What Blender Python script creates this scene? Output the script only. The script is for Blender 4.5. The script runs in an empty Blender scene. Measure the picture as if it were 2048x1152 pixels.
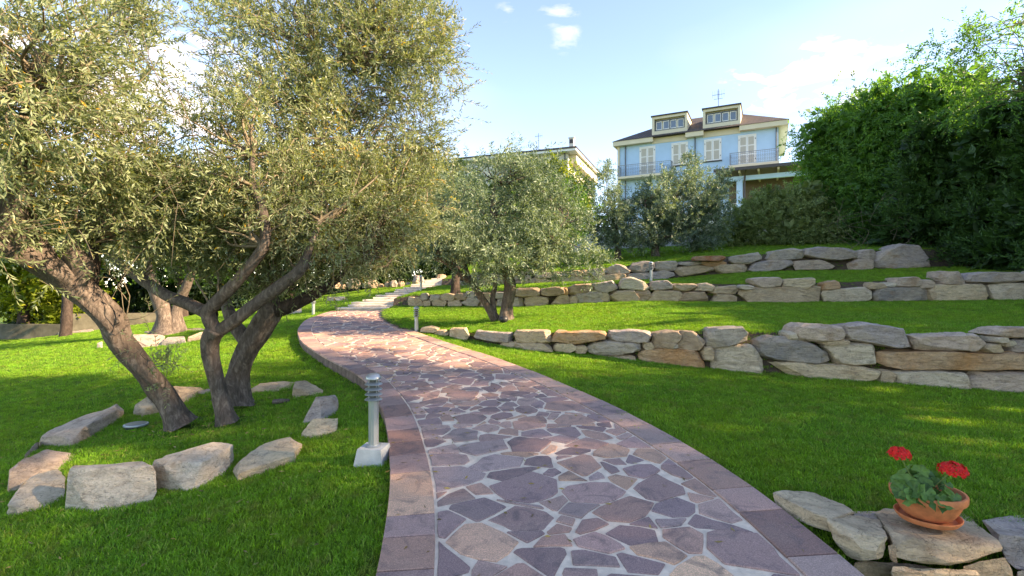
import bpy, bmesh, math, random
import numpy as np
from mathutils import Vector, Matrix, noise

random.seed(7)
RNG = np.random.default_rng(7)
SC = bpy.context.scene
COL = SC.collection
F, CZ = 1024.0, 1.4

# ------------------------------------------------------------------ camera, sky, sun, exposure
cam = bpy.data.cameras.new('camera'); cam.lens = 18; cam.sensor_width = 36
cam.clip_start = 0.05; cam.clip_end = 6000
camo = bpy.data.objects.new('camera', cam); COL.objects.link(camo)
camo.location = (0, 0, CZ); camo.rotation_euler = (math.radians(90), 0, 0)
SC.camera = camo

SUN_AZ, SUN_EL = math.radians(104), math.radians(27)      # azimuth from +Y towards +X
world = bpy.data.worlds.new('World'); SC.world = world; world.use_nodes = True
wn, wl = world.node_tree.nodes, world.node_tree.links
wn.clear()
w_out = wn.new('ShaderNodeOutputWorld'); w_bg = wn.new('ShaderNodeBackground')
w_sky = wn.new('ShaderNodeTexSky'); w_sky.sky_type = 'NISHITA'; w_sky.sun_disc = False
w_sky.sun_elevation = SUN_EL; w_sky.sun_rotation = SUN_AZ
w_sky.air_density = 1.0; w_sky.dust_density = 0.05; w_sky.ozone_density = 2.8; w_sky.altitude = 1200
w_bg.inputs['Strength'].default_value = 0.15
wl.new(w_bg.outputs[0], w_out.inputs['Surface'])
sun = bpy.data.lights.new('sun', 'SUN'); sun.energy = 5.0; sun.angle = math.radians(0.8); sun.color = (1.0, 0.88, 0.68)
suno = bpy.data.objects.new('sun', sun); COL.objects.link(suno)
SDIR = Vector((math.cos(SUN_EL) * math.sin(SUN_AZ), math.cos(SUN_EL) * math.cos(SUN_AZ), math.sin(SUN_EL)))
suno.rotation_euler = (-SDIR).to_track_quat('-Z', 'Y').to_euler()
suno.location = (30, 10, 25)
vs = SC.view_settings
vs.view_transform = 'Standard'; vs.look = 'None'; vs.gamma = 1.0; vs.use_curve_mapping = False
vs.exposure = 1.88
vs.use_white_balance = True; vs.white_balance_temperature = 8100; vs.white_balance_tint = 18

# clouds of the sky: soft noise masses on the sky dome
def sky_clouds():
    N = wn.new
    tc = N('ShaderNodeTexCoord')
    def vmath(op, a, b=None):
        n = N('ShaderNodeVectorMath'); n.operation = op
        for i, x in enumerate((a, b)):
            if x is None: continue
            if isinstance(x, tuple): n.inputs[i].default_value = x
            else: wl.new(x, n.inputs[i])
        return n
    def m(op, a, b=None, clamp=False):
        n = N('ShaderNodeMath'); n.operation = op; n.use_clamp = clamp
        for i, x in enumerate((a, b)):
            if x is None: continue
            if isinstance(x, (int, float)): n.inputs[i].default_value = x
            else: wl.new(x, n.inputs[i])
        return n.outputs[0]
    d = tc.outputs['Generated']
    mp = N('ShaderNodeMapping'); mp.inputs['Scale'].default_value = (1, 1, 2.6); wl.new(d, mp.inputs[0])
    nz = N('ShaderNodeTexNoise'); nz.inputs['Scale'].default_value = 14; nz.inputs['Detail'].default_value = 8
    nz.inputs['Roughness'].default_value = 0.62; nz.inputs['Distortion'].default_value = 0.35
    wl.new(mp.outputs[0], nz.inputs['Vector'])
    nl = N('ShaderNodeTexNoise'); nl.inputs['Scale'].default_value = 1.6; nl.inputs['Detail'].default_value = 3
    wl.new(mp.outputs[0], nl.inputs['Vector'])
    total = None
    def cloud(px, py, rx, ry, dens):
        c = Vector(((px - 1024) / F, 1, (576 - py) / F)); ln = c.length; c.normalize()
        s = vmath('SUBTRACT', d, tuple(c))
        sc = vmath('MULTIPLY', s.outputs[0], (F * 1.0 / rx * ln, F / rx * ln, F / ry * ln))
        L = vmath('LENGTH', sc.outputs[0]).outputs['Value']
        fall = m('SUBTRACT', 1.0, L)
        v = m('ADD', m('MULTIPLY', fall, 0.42), m('MULTIPLY', m('SUBTRACT', nz.outputs['Fac'], 0.56), 1.9))
        edge = m('MULTIPLY', fall, 3.0, True)
        return m('MULTIPLY', m('MULTIPLY', m('MULTIPLY', v, 2.6, True), edge), dens)
    for a in ((1630, 155, 210, 80, 1.0), (1760, 112, 80, 35, 0.5), (1530, 182, 75, 35, 0.8),
              (1118, 22, 50, 34, 0.34), (1132, 76, 38, 34, 0.3), (1016, 20, 30, 24, 0.28),
              (260, 210, 420, 210, 0.95), (60, 330, 420, 200, 0.9)):
        v = cloud(*a)
        total = v if total is None else m('MAXIMUM', total, v)
    wide = m('MULTIPLY', m('MULTIPLY', m('SUBTRACT', nl.outputs['Fac'], 0.56), 2.2, True), 0.22)
    total = m('MAXIMUM', total, wide)
    mix = N('ShaderNodeMix'); mix.data_type = 'RGBA'
    wl.new(total, mix.inputs['Factor']); wl.new(w_sky.outputs[0], mix.inputs['A'])
    mix.inputs['B'].default_value = (3.6, 3.65, 3.8, 1)
    wl.new(mix.outputs['Result'], w_bg.inputs['Color'])
sky_clouds()

# ------------------------------------------------------------------ object helpers
WL = {}
def P(px, py, d): return Vector(((px - 1024) / F * d, d, CZ - (py - 576) / F * d))

def tag(o, label=None, cat=None, group=None, kind=None):
    if label: o['label'] = label
    if cat: o['category'] = cat
    if group: o['group'] = group
    if kind: o['kind'] = kind
    return o

def empty(name, loc, label=None, cat=None, group=None, kind=None):
    o = bpy.data.objects.new(name, None); COL.objects.link(o)
    o.location = loc; o.empty_display_size = 0.2; WL[o] = Vector(loc)
    return tag(o, label, cat, group, kind)

def link(name, me, m, parent, center):
    o = bpy.data.objects.new(name, me); COL.objects.link(o)
    for x in (m if isinstance(m, (list, tuple)) else [m]):
        me.materials.append(x)
    WL[o] = Vector(center)
    if parent is not None:
        o.parent = parent; o.location = Vector(center) - WL[parent]
    else:
        o.location = center
    return o

def mk(name, verts, faces, m, parent=None, smooth=False, sharp=None, midx=None, color=None):
    v = np.asarray(verts, dtype=float).reshape(-1, 3)
    lo, hi = v.min(0), v.max(0)
    c = np.array([(lo[0] + hi[0]) / 2, (lo[1] + hi[1]) / 2, lo[2]])
    me = bpy.data.meshes.new(name)
    me.from_pydata((v - c).tolist(), [], [tuple(int(i) for i in f) for f in faces])
    if smooth: me.polygons.foreach_set('use_smooth', [True] * len(me.polygons))
    if midx is not None: me.polygons.foreach_set('material_index', midx)
    me.update()
    if sharp: me.set_sharp_from_angle(angle=math.radians(sharp))
    o = link(name, me, m, parent, c)
    if color: o.color = (*color, 1)
    return o

def mk_tris(name, v, tris, m, parent=None, tint=None, smooth=False):
    """fast numpy mesh of triangles; tint = one value per triangle"""
    v = np.asarray(v, dtype=np.float32); tris = np.asarray(tris, dtype=np.int32)
    lo, hi = v.min(0), v.max(0)
    c = np.array([(lo[0] + hi[0]) / 2, (lo[1] + hi[1]) / 2, lo[2]])
    me = bpy.data.meshes.new(name)
    me.vertices.add(len(v)); me.vertices.foreach_set('co', (v - c).astype(np.float32).ravel())
    n = len(tris); me.loops.add(3 * n); me.loops.foreach_set('vertex_index', tris.ravel())
    me.polygons.add(n); me.polygons.foreach_set('loop_start', np.arange(0, 3 * n, 3, dtype=np.int32))
    if smooth: me.polygons.foreach_set('use_smooth', np.ones(n, dtype=bool))
    me.update(calc_edges=True)
    if tint is not None:
        a = me.attributes.new('tint', 'FLOAT', 'FACE'); a.data.foreach_set('value', np.asarray(tint, dtype=np.float32))
    return link(name, me, m, parent, c)

class MB:
    """collects solids in a local frame (origin, U, V, Z axes) into one mesh"""
    def __init__(s, org=(0, 0, 0), U=(1, 0, 0), V=(0, 1, 0)):
        s.o = Vector(org); s.U = Vector(U); s.V = Vector(V); s.v = []; s.f = []
    def T(s, u, v, z): return s.o + s.U * u + s.V * v + Vector((0, 0, z))
    def add(s, vs, fs):
        b = len(s.v); s.v += [s.T(*p) for p in vs]; s.f += [tuple(i + b for i in f) for f in fs]; return s
    def box(s, u0, u1, v0, v1, z0, z1):
        return s.add([(u0, v0, z0), (u1, v0, z0), (u1, v1, z0), (u0, v1, z0), (u0, v0, z1), (u1, v0, z1), (u1, v1, z1), (u0, v1, z1)],
                     [(0, 3, 2, 1), (4, 5, 6, 7), (0, 1, 5, 4), (1, 2, 6, 5), (2, 3, 7, 6), (3, 0, 4, 7)])
    def prism(s, poly, fn, n2=None):
        n = len(poly); return s
    def tube(s, pts, r, sides=6, cap=True):
        pts = [Vector(p) for p in pts]; rr = r if isinstance(r, (list, tuple)) else [r] * len(pts)
        b = len(s.v)
        for i, p in enumerate(pts):
            t = (pts[min(i + 1, len(pts) - 1)] - pts[max(i - 1, 0)]).normalized()
            a = t.orthogonal().normalized(); c = t.cross(a)
            for k in range(sides):
                an = 2 * math.pi * k / sides
                q = p + (a * math.cos(an) + c * math.sin(an)) * rr[i]
                s.v.append(s.T(*q))
        for i in range(len(pts) - 1):
            for k in range(sides):
                k2 = (k + 1) % sides
                s.f.append((b + i * sides + k, b + i * sides + k2, b + (i + 1) * sides + k2, b + (i + 1) * sides + k))
        if cap:
            s.f.append(tuple(b + k for k in reversed(range(sides))))
            s.f.append(tuple(b + (len(pts) - 1) * sides + k for k in range(sides)))
        return s
    def lathe(s, prof, c=(0, 0, 0), n=24, closed=False):
        b = len(s.v); c = Vector(c)
        for r, z in prof:
            for k in range(n):
                an = 2 * math.pi * k / n
                s.v.append(s.T(c.x + r * math.cos(an), c.y + r * math.sin(an), c.z + z))
        m = len(prof)
        for i in range(m - 1 + (1 if closed else 0)):
            j = (i + 1) % m
            for k in range(n):
                k2 = (k + 1) % n
                s.f.append((b + i * n + k, b + i * n + k2, b + j * n + k2, b + j * n + k))
        if not closed:
            s.f.append(tuple(b + k for k in reversed(range(n)))); s.f.append(tuple(b + (m - 1) * n + k for k in range(n)))
        return s
    def build(s, name, m, parent=None, smooth=False, sharp=None, color=None):
        return mk(name, s.v, s.f, m, parent, smooth, sharp, color=color)

# ------------------------------------------------------------------ materials
def mat(name):
    m = bpy.data.materials.new(name); m.use_nodes = True
    nt = m.node_tree; b = nt.nodes['Principled BSDF']
    return m, nt, b
def ramp(nt, fac, stops, interp='LINEAR'):
    r = nt.nodes.new('ShaderNodeValToRGB'); r.color_ramp.interpolation = interp
    e = r.color_ramp.elements
    while len(e) < len(stops): e.new(0.5)
    for x, (p, c) in zip(e, stops): x.position = p; x.color = (*c, 1)
    nt.links.new(fac, r.inputs[0]); return r.outputs[0]
def noise_tex(nt, scale, detail=4, rough=0.55, vec=None, dist=0.0):
    n = nt.nodes.new('ShaderNodeTexNoise'); n.inputs['Scale'].default_value = scale; n.inputs['Detail'].default_value = detail
    n.inputs['Roughness'].default_value = rough; n.inputs['Distortion'].default_value = dist
    if vec is not None: nt.links.new(vec, n.inputs['Vector'])
    return n.outputs['Fac']
def geo_pos(nt, scale=None):
    g = nt.nodes.new('ShaderNodeNewGeometry').outputs['Position']
    if scale:
        mp = nt.nodes.new('ShaderNodeMapping'); mp.inputs['Scale'].default_value = scale
        nt.links.new(g, mp.inputs[0]); return mp.outputs[0]
    return g
def mixc(nt, fac, a, b, mode='MIX'):
    n = nt.nodes.new('ShaderNodeMix'); n.data_type = 'RGBA'; n.blend_type = mode
    for s, x in (('Factor', fac), ('A', a), ('B', b)):
        if isinstance(x, (int, float)): n.inputs[s].default_value = x
        elif isinstance(x, tuple): n.inputs[s].default_value = (*x, 1)
        else: nt.links.new(x, n.inputs[s])
    return n.outputs['Result']
def bump(nt, b, h, dist=0.01, strength=0.6, prev=None):
    n = nt.nodes.new('ShaderNodeBump'); n.inputs['Distance'].default_value = dist; n.inputs['Strength'].default_value = strength
    nt.links.new(h, n.inputs['Height'])
    if prev is not None: nt.links.new(prev, n.inputs['Normal'])
    nt.links.new(n.outputs[0], b.inputs['Normal']); return n.outputs[0]
def plain(name, col, rough=0.7, metal=0.0, var=0.12, scale=6, spec=0.4, bumpd=0.0):
    m, nt, b = mat(name)
    p = geo_pos(nt)
    f = noise_tex(nt, scale, 5, 0.6, p)
    lo = tuple(c * (1 - var) for c in col); hi = tuple(min(1, c * (1 + var)) for c in col)
    nt.links.new(ramp(nt, f, [(0.3, lo), (0.7, hi)]), b.inputs['Base Color'])
    b.inputs['Roughness'].default_value = rough; b.inputs['Metallic'].default_value = metal
    b.inputs['Specular IOR Level'].default_value = spec
    if bumpd: bump(nt, b, noise_tex(nt, scale * 8, 4, 0.6, p), bumpd)
    return m

def rock_material():
    m, nt, b = mat('rock')
    L = nt.links.new
    oi = nt.nodes.new('ShaderNodeObjectInfo')
    tc = nt.nodes.new('ShaderNodeTexCoord').outputs['Object']
    # every stone has its own offset in the pattern
    off = nt.nodes.new('ShaderNodeVectorMath'); off.operation = 'ADD'
    sc = nt.nodes.new('ShaderNodeVectorMath'); sc.operation = 'SCALE'; sc.inputs[0].default_value = (37, 19, 23)
    L(oi.outputs['Random'], sc.inputs['Scale']); L(tc, off.inputs[0]); L(sc.outputs[0], off.inputs[1])
    v = off.outputs[0]
    mp = nt.nodes.new('ShaderNodeMapping'); mp.inputs['Scale'].default_value = (1, 1, 3.2); mp.inputs['Rotation'].default_value = (0.15, 0.2, 0)
    L(v, mp.inputs[0])
    big = noise_tex(nt, 2.6, 5, 0.6, v, 0.4)
    strat = noise_tex(nt, 7, 6, 0.68, mp.outputs[0], 0.5)
    fine = noise_tex(nt, 60, 5, 0.7, v)
    c = oi.outputs['Color']
    col = mixc(nt, ramp(nt, big, [(0.35, (0, 0, 0)), (0.66, (1, 1, 1))]), c, (0.58, 0.45, 0.32), 'MIX')
    col = mixc(nt, 0.62, c, col)
    shade = ramp(nt, strat, [(0.22, (0.52, 0.48, 0.45)), (0.5, (0.95, 0.93, 0.9)), (0.78, (1.22, 1.18, 1.12))])
    col = mixc(nt, 1.0, col, shade, 'MULTIPLY')
    st = noise_tex(nt, 1.7, 4, 0.6, v, 0.8)
    col = mixc(nt, ramp(nt, st, [(0.60, (0, 0, 0)), (0.70, (0.5, 0.5, 0.5))]), col, (0.36, 0.20, 0.09))
    li = noise_tex(nt, 5.5, 6, 0.75, v)
    col = mixc(nt, ramp(nt, li, [(0.58, (0, 0, 0)), (0.70, (0.55, 0.55, 0.55))]), col, (0.15, 0.135, 0.12))
    col = mixc(nt, 1.0, col, ramp(nt, fine, [(0.3, (0.82, 0.82, 0.82)), (0.7, (1.12, 1.12, 1.12))]), 'MULTIPLY')
    # thin dark cracks
    vo = nt.nodes.new('ShaderNodeTexVoronoi'); vo.feature = 'DISTANCE_TO_EDGE'; vo.inputs['Scale'].default_value = 3.2
    wob = nt.nodes.new('ShaderNodeVectorMath'); wob.operation = 'ADD'
    nzc = nt.nodes.new('ShaderNodeTexNoise'); nzc.inputs['Scale'].default_value = 5; nzc.inputs['Detail'].default_value = 4
    L(mp.outputs[0], nzc.inputs['Vector']); L(mp.outputs[0], wob.inputs[0]); L(nzc.outputs['Color'], wob.inputs[1]); L(wob.outputs[0], vo.inputs['Vector'])
    crack = ramp(nt, vo.outputs['Distance'], [(0.0, (0, 0, 0)), (0.022, (1, 1, 1))])
    crm = nt.nodes.new('ShaderNodeMix'); crm.data_type = 'RGBA'; crm.blend_type = 'MULTIPLY'; crm.inputs['Factor'].default_value = 0.45
    L(col, crm.inputs['A']); L(crack, crm.inputs['B'])
    L(crm.outputs['Result'], b.inputs['Base Color'])
    b.inputs['Roughness'].default_value = 0.9; b.inputs['Specular IOR Level'].default_value = 0.25
    n1 = bump(nt, b, strat, 0.05, 0.9)
    n2 = bump(nt, b, crack, 0.012, 0.5, n1)
    bump(nt, b, fine, 0.010, 0.9, n2)
    return m

def bark_material(name, lo, hi):
    m, nt, b = mat(name)
    p = geo_pos(nt, (1, 1, 0.35))
    a = noise_tex(nt, 22, 6, 0.7, p, 0.8); c = noise_tex(nt, 5, 4, 0.6, geo_pos(nt), 0.4)
    col = ramp(nt, a, [(0.28, tuple(x * 0.35 for x in lo)), (0.5, lo), (0.75, hi)])
    col = mixc(nt, ramp(nt, c, [(0.4, (0, 0, 0)), (0.68, (0.6, 0.6, 0.6))]), col, tuple(x * 0.42 for x in lo))
    nt.links.new(col, b.inputs['Base Color'])
    b.inputs['Roughness'].default_value = 0.92; b.inputs['Specular IOR Level'].default_value = 0.2
    n1 = bump(nt, b, a, 0.02, 0.9); bump(nt, b, noise_tex(nt, 90, 4, 0.7, p), 0.004, 0.7, n1)
    return m

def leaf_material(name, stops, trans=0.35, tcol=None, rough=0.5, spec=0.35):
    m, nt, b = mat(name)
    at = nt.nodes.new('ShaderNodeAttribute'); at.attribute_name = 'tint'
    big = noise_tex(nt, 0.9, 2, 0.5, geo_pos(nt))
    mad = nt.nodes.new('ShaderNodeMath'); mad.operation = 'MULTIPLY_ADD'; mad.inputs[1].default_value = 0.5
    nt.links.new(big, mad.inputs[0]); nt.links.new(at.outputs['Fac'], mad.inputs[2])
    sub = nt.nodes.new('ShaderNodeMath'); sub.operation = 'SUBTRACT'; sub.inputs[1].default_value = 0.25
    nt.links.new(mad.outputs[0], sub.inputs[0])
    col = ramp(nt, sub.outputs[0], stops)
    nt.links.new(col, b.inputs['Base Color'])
    b.inputs['Roughness'].default_value = rough; b.inputs['Specular IOR Level'].default_value = spec
    tr = nt.nodes.new('ShaderNodeBsdfTranslucent')
    nt.links.new(mixc(nt, 1.0, col, tcol or (1.5, 1.6, 0.7), 'MULTIPLY'), tr.inputs['Color'])
    mx = nt.nodes.new('ShaderNodeMixShader'); mx.inputs[0].default_value = trans
    out = nt.nodes['Material Output']
    nt.links.new(b.outputs[0], mx.inputs[1]); nt.links.new(tr.outputs[0], mx.inputs[2]); nt.links.new(mx.outputs[0], out.inputs[0])
    return m

M = {}
M['rock'] = rock_material()
M['bark'] = bark_material('olive bark', (0.145, 0.11, 0.088), (0.33, 0.27, 0.22))
M['bark_dark'] = bark_material('dark bark', (0.07, 0.05, 0.04), (0.14, 0.10, 0.08))
M['twig'] = plain('olive twigs', (0.16, 0.125, 0.08), 0.85, var=0.3)
M['olive'] = leaf_material('olive leaves', [(0.0, (0.085, 0.11, 0.048)), (0.35, (0.17, 0.21, 0.10)), (0.7, (0.27, 0.31, 0.165)), (0.93, (0.36, 0.36, 0.22)), (0.985, (0.50, 0.30, 0.03))], 0.36, (1.5, 1.5, 0.6), 0.42, 0.5)
M['olive_far'] = leaf_material('silver olive leaves', [(0.0, (0.05, 0.085, 0.055)), (0.4, (0.125, 0.18, 0.11)), (0.75, (0.22, 0.29, 0.185)), (1.0, (0.31, 0.36, 0.23))], 0.3, (1.5, 1.5, 0.65), 0.45, 0.45)
M['green_leaf'] = leaf_material('fresh green leaves', [(0.0, (0.014, 0.04, 0.008)), (0.45, (0.05, 0.13, 0.018)), (0.8, (0.10, 0.22, 0.03)), (1.0, (0.20, 0.30, 0.045))], 0.42, (1.7, 1.7, 0.5))
M['hedge_leaf'] = leaf_material('hedge leaves', [(0.0, (0.035, 0.09, 0.022)), (0.45, (0.08, 0.205, 0.04)), (0.8, (0.135, 0.29, 0.058)), (1.0, (0.22, 0.37, 0.085))], 0.45, (1.8, 1.7, 0.5))
M['conifer'] = leaf_material('conifer sprays', [(0.0, (0.012, 0.035, 0.009)), (0.5, (0.04, 0.105, 0.02)), (1.0, (0.09, 0.19, 0.035))], 0.25)
M['shrub'] = leaf_material('shrub leaves', [(0.0, (0.085, 0.12, 0.035)), (0.5, (0.20, 0.26, 0.09)), (1.0, (0.35, 0.40, 0.16))], 0.3)
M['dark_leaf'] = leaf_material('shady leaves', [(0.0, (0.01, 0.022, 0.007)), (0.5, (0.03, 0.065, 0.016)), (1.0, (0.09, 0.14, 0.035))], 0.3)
M['yellow_leaf'] = leaf_material('yellow green leaves', [(0.0, (0.05, 0.08, 0.01)), (0.5, (0.18, 0.24, 0.02)), (1.0, (0.42, 0.42, 0.04))], 0.45, (1.4, 1.4, 0.4))

def lawn_material():
    m, nt, b = mat('turf')
    p = geo_pos(nt)
    a = noise_tex(nt, 1.3, 4, 0.6, p); f = noise_tex(nt, 120, 4, 0.7, p)
    col = ramp(nt, a, [(0.3, (0.06, 0.125, 0.014)), (0.7, (0.11, 0.18, 0.025))])
    col = mixc(nt, 1.0, col, ramp(nt, f, [(0.3, (0.5, 0.5, 0.5)), (0.7, (1.3, 1.3, 1.3))]), 'MULTIPLY')
    nt.links.new(col, b.inputs['Base Color']); b.inputs['Roughness'].default_value = 0.95; b.inputs['Specular IOR Level'].default_value = 0.1
    bump(nt, b, f, 0.02, 0.8)
    return m
M['turf'] = lawn_material()
M['soil'] = plain('soil', (0.10, 0.07, 0.045), 0.95, var=0.35, scale=12, bumpd=0.03)
def grass_material():
    m, nt, b = mat('grass blades')
    oi = nt.nodes.new('ShaderNodeObjectInfo')
    at = nt.nodes.new('ShaderNodeAttribute'); at.attribute_name = 'tint'
    p = geo_pos(nt)
    a = noise_tex(nt, 0.8, 4, 0.6, p); c = noise_tex(nt, 5, 4, 0.65, p)
    col = ramp(nt, at.outputs['Fac'], [(0.0, (0.068, 0.175, 0.014)), (0.5, (0.135, 0.31, 0.022)), (0.88, (0.20, 0.40, 0.04)), (0.985, (0.34, 0.31, 0.10))])
    col = mixc(nt, ramp(nt, a, [(0.42, (0, 0, 0)), (0.70, (0.55, 0.55, 0.55))]), col, (0.21, 0.335, 0.018))
    col = mixc(nt, ramp(nt, c, [(0.54, (0, 0, 0)), (0.74, (0.75, 0.75, 0.75))]), col, (0.25, 0.23, 0.06))
    hv = nt.nodes.new('ShaderNodeHueSaturation'); nt.links.new(col, hv.inputs['Color'])
    mr = nt.nodes.new('ShaderNodeMapRange'); mr.inputs['To Min'].default_value = 0.7; mr.inputs['To Max'].default_value = 1.25
    nt.links.new(oi.outputs['Random'], mr.inputs[0]); nt.links.new(mr.outputs[0], hv.inputs['Value'])
    nt.links.new(hv.outputs[0], b.inputs['Base Color'])
    b.inputs['Roughness'].default_value = 0.55; b.inputs['Specular IOR Level'].default_value = 0.25
    tr = nt.nodes.new('ShaderNodeBsdfTranslucent'); nt.links.new(mixc(nt, 1.0, hv.outputs[0], (1.5, 1.5, 0.6), 'MULTIPLY'), tr.inputs['Color'])
    mx = nt.nodes.new('ShaderNodeMixShader'); mx.inputs[0].default_value = 0.35
    nt.links.new(b.outputs[0], mx.inputs[1]); nt.links.new(tr.outputs[0], mx.inputs[2]); nt.links.new(mx.outputs[0], nt.nodes['Material Output'].inputs[0])
    return m
M['grass'] = grass_material()

def stone_material():
    m, nt, b = mat('porphyry paving')
    at = nt.nodes.new('ShaderNodeAttribute'); at.attribute_name = 'scol'
    p = geo_pos(nt)
    f = noise_tex(nt, 150, 3, 0.7, p); g = noise_tex(nt, 5.5, 5, 0.6, p, 1.2); h = noise_tex(nt, 2.2, 4, 0.6, p)
    col = at.outputs['Color']
    col = mixc(nt, ramp(nt, g, [(0.51, (0, 0, 0)), (0.68, (0.6, 0.6, 0.6))]), col, (0.085, 0.068, 0.075))
    col = mixc(nt, ramp(nt, h, [(0.52, (0, 0, 0)), (0.75, (0.4, 0.4, 0.4))]), col, (0.36, 0.25, 0.20))
    col = mixc(nt, 1.0, col, ramp(nt, f, [(0.30, (0.66, 0.66, 0.66)), (0.5, (0.97, 0.97, 0.97)), (0.68, (1.5, 1.5, 1.5))]), 'MULTIPLY')
    nt.links.new(col, b.inputs['Base Color'])
    b.inputs['Roughness'].default_value = 0.68; b.inputs['Specular IOR Level'].default_value = 0.4
    n1 = bump(nt, b, g, 0.01, 0.5); bump(nt, b, f, 0.0025, 0.6, n1)
    return m
M['paver'] = stone_material()
M['mortar'] = plain('pale mortar', (0.76, 0.59, 0.45), 0.95, var=0.2, scale=14, bumpd=0.006)
M['step'] = plain('pale step stone', (0.66, 0.57, 0.48), 0.85, var=0.12, scale=7, bumpd=0.003)
M['concrete'] = plain('concrete', (0.40, 0.41, 0.40), 0.9, var=0.15, scale=9, bumpd=0.004)
M['old_concrete'] = plain('stained concrete', (0.13, 0.115, 0.08), 0.95, var=0.45, scale=3, bumpd=0.008)
def brick_kerb():
    m, nt, b = mat('kerb brick')
    p = geo_pos(nt)
    a = noise_tex(nt, 9, 4, 0.6, p)
    nt.links.new(ramp(nt, a, [(0.3, (0.08, 0.055, 0.045)), (0.55, (0.17, 0.115, 0.09)), (0.75, (0.26, 0.19, 0.15))]), b.inputs['Base Color'])
    b.inputs['Roughness'].default_value = 0.9; bump(nt, b, noise_tex(nt, 40, 4, 0.7, p), 0.01, 0.7); return m
M['kerb'] = brick_kerb()
M['steel'] = plain('grey painted metal', (0.36, 0.39, 0.40), 0.34, 0.55, var=0.06, scale=4)
M['dark_gap'] = plain('lamp inner', (0.10, 0.105, 0.10), 0.5, 0.3)
M['black'] = plain('black plastic', (0.02, 0.022, 0.024), 0.45)
M['terracotta'] = plain('terracotta', (0.55, 0.18, 0.07), 0.78, var=0.24, scale=22, bumpd=0.001)

# ------------------------------------------------------------------ layout of the place
def plane(y): return 0.062 * (y - 2.4)
LY = [-4, 0, 1, 2.48, 3.56, 5.0, 6.5, 7.8, 9.2, 10.7, 12.4, 13.7, 14.75, 18.4, 22.2, 30, 60]
LX = [-.5, -.5, -.53, -.65, -.84, -1.24, -1.87, -2.85, -3.8, -4.5, -5.02, -5.1, -5.07, -4.3, -3.6, -2.2, 1]
RY = [-4, 0, 1, 2.48, 3.12, 3.67, 4.44, 5.27, 6.5, 7.7, 8.96, 9.96, 11.5, 13.0, 14.1, 14.75, 18.4, 22.2, 30, 60]
RX = [1.85, 1.8, 1.77, 1.7, 1.66, 1.58, 1.36, 1.06, .48, -.18, -1.02, -1.66, -2.52, -3.13, -3.4, -3.36, -3.05, -2.2, -1, 2]
def smooth_curve(ys, xs):
    g = np.linspace(ys[0], ys[-1], 1600); v = np.interp(g, ys, xs)
    k = np.hanning(27); k /= k.sum(); v2 = np.convolve(np.pad(v, 13, 'edge'), k, 'valid')
    return g, v2
_gl, _vl = smooth_curve(LY, LX); _gr, _vr = smooth_curve(RY, RX)
def XL(y): return np.interp(y, _gl, _vl)
def XR(y): return np.interp(y, _gr, _vr)
Y_STAIR = 14.75
# terrace wall lines: depth, soil level at the foot, soil level at the top, over x
W1 = dict(x=[-5, -1.7, -.68, .3, 1.38, 2.9, 5.6, 9, 30], y=[11.5, 10.4, 9.36, 8.46, 8.03, 6.97, 5.93, 5.2, 4.6],
          h=[0, .06, .12, .26, .33, .5, .6, .63, .63])
W2 = dict(x=[-5, -2.88, .1, 2.93, 5.9, 10.5, 30], y=[15.6, 14.8, 13, 12, 11.3, 10.5, 9.6],
          z=[.86, .88, .93, 1.107, 1.08, 1.164, 1.25], h=[0.0, .3, .42, .42, .40, .48, .5])
W3 = dict(x=[-5, -1.9, .73, 4.6, 6.8, 9.66, 11.5, 30], y=[22, 19.5, 16, 15.2, 14.8, 14.3, 14, 13],
          z=[1.55, 1.5, 1.556, 1.667, 1.877, 1.917, 1.974, 2.2], h=[.05, .3, .3, .48, .5, .52, .5, .5])
W4 = dict(x=[-5, -.6, 3.8, 8.3, 14, 30], y=[25, 24, 22, 20, 19, 18.5], z=[2.2, 2.7, 3.03, 3.12, 3.2, 3.3])
def wi(W, k, x): return np.interp(x, W['x'], W[k])
WALLS = {1: W1, 2: W2, 3: W3}
def right_knots(x):
    y1 = wi(W1, 'y', x); b1 = plane(y1); t1 = b1 + wi(W1, 'h', x)
    y2 = wi(W2, 'y', x); b2 = wi(W2, 'z', x); t2 = b2 + wi(W2, 'h', x)
    y3 = max(wi(W3, 'y', x), y2 + .8); b3 = wi(W3, 'z', x); t3 = b3 + wi(W3, 'h', x)
    y4 = max(wi(W4, 'y', x), y3 + 1); z4 = wi(W4, 'z', x)
    e0, e1 = .10, .24
    return [(-3, plane(-3) - .02), (y1 + e0, b1 - .01), (y1 + e1, t1), (y2 + e0, b2), (y2 + e1, t2), (y3 + e0, b3), (y3 + e1, t3), (y4, z4), (46, 5.5), (90, 6.5)]
def zR(x, y):
    k = right_knots(x); return float(np.interp(y, [a for a, _ in k], [b for _, b in k]))
def zL(x, y):
    e = XL(y); drop = np.interp(y, [0, 3.5, 5, 7, 10, 14, 16], [.05, .05, .09, .15, .10, .02, .02])
    up = 0.055 * np.maximum(0, y - 15)
    q = plane(y) + up * np.clip(1 + (x - e) / 14, 0, 1) - drop - .11 * (e - x)
    q = np.maximum(q, -0.55 + 0.02 * (q + .55))
    return q
def ground_z(x, y): return float(zL(x, y)) if x < XL(y) else zR(x, y)
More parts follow.
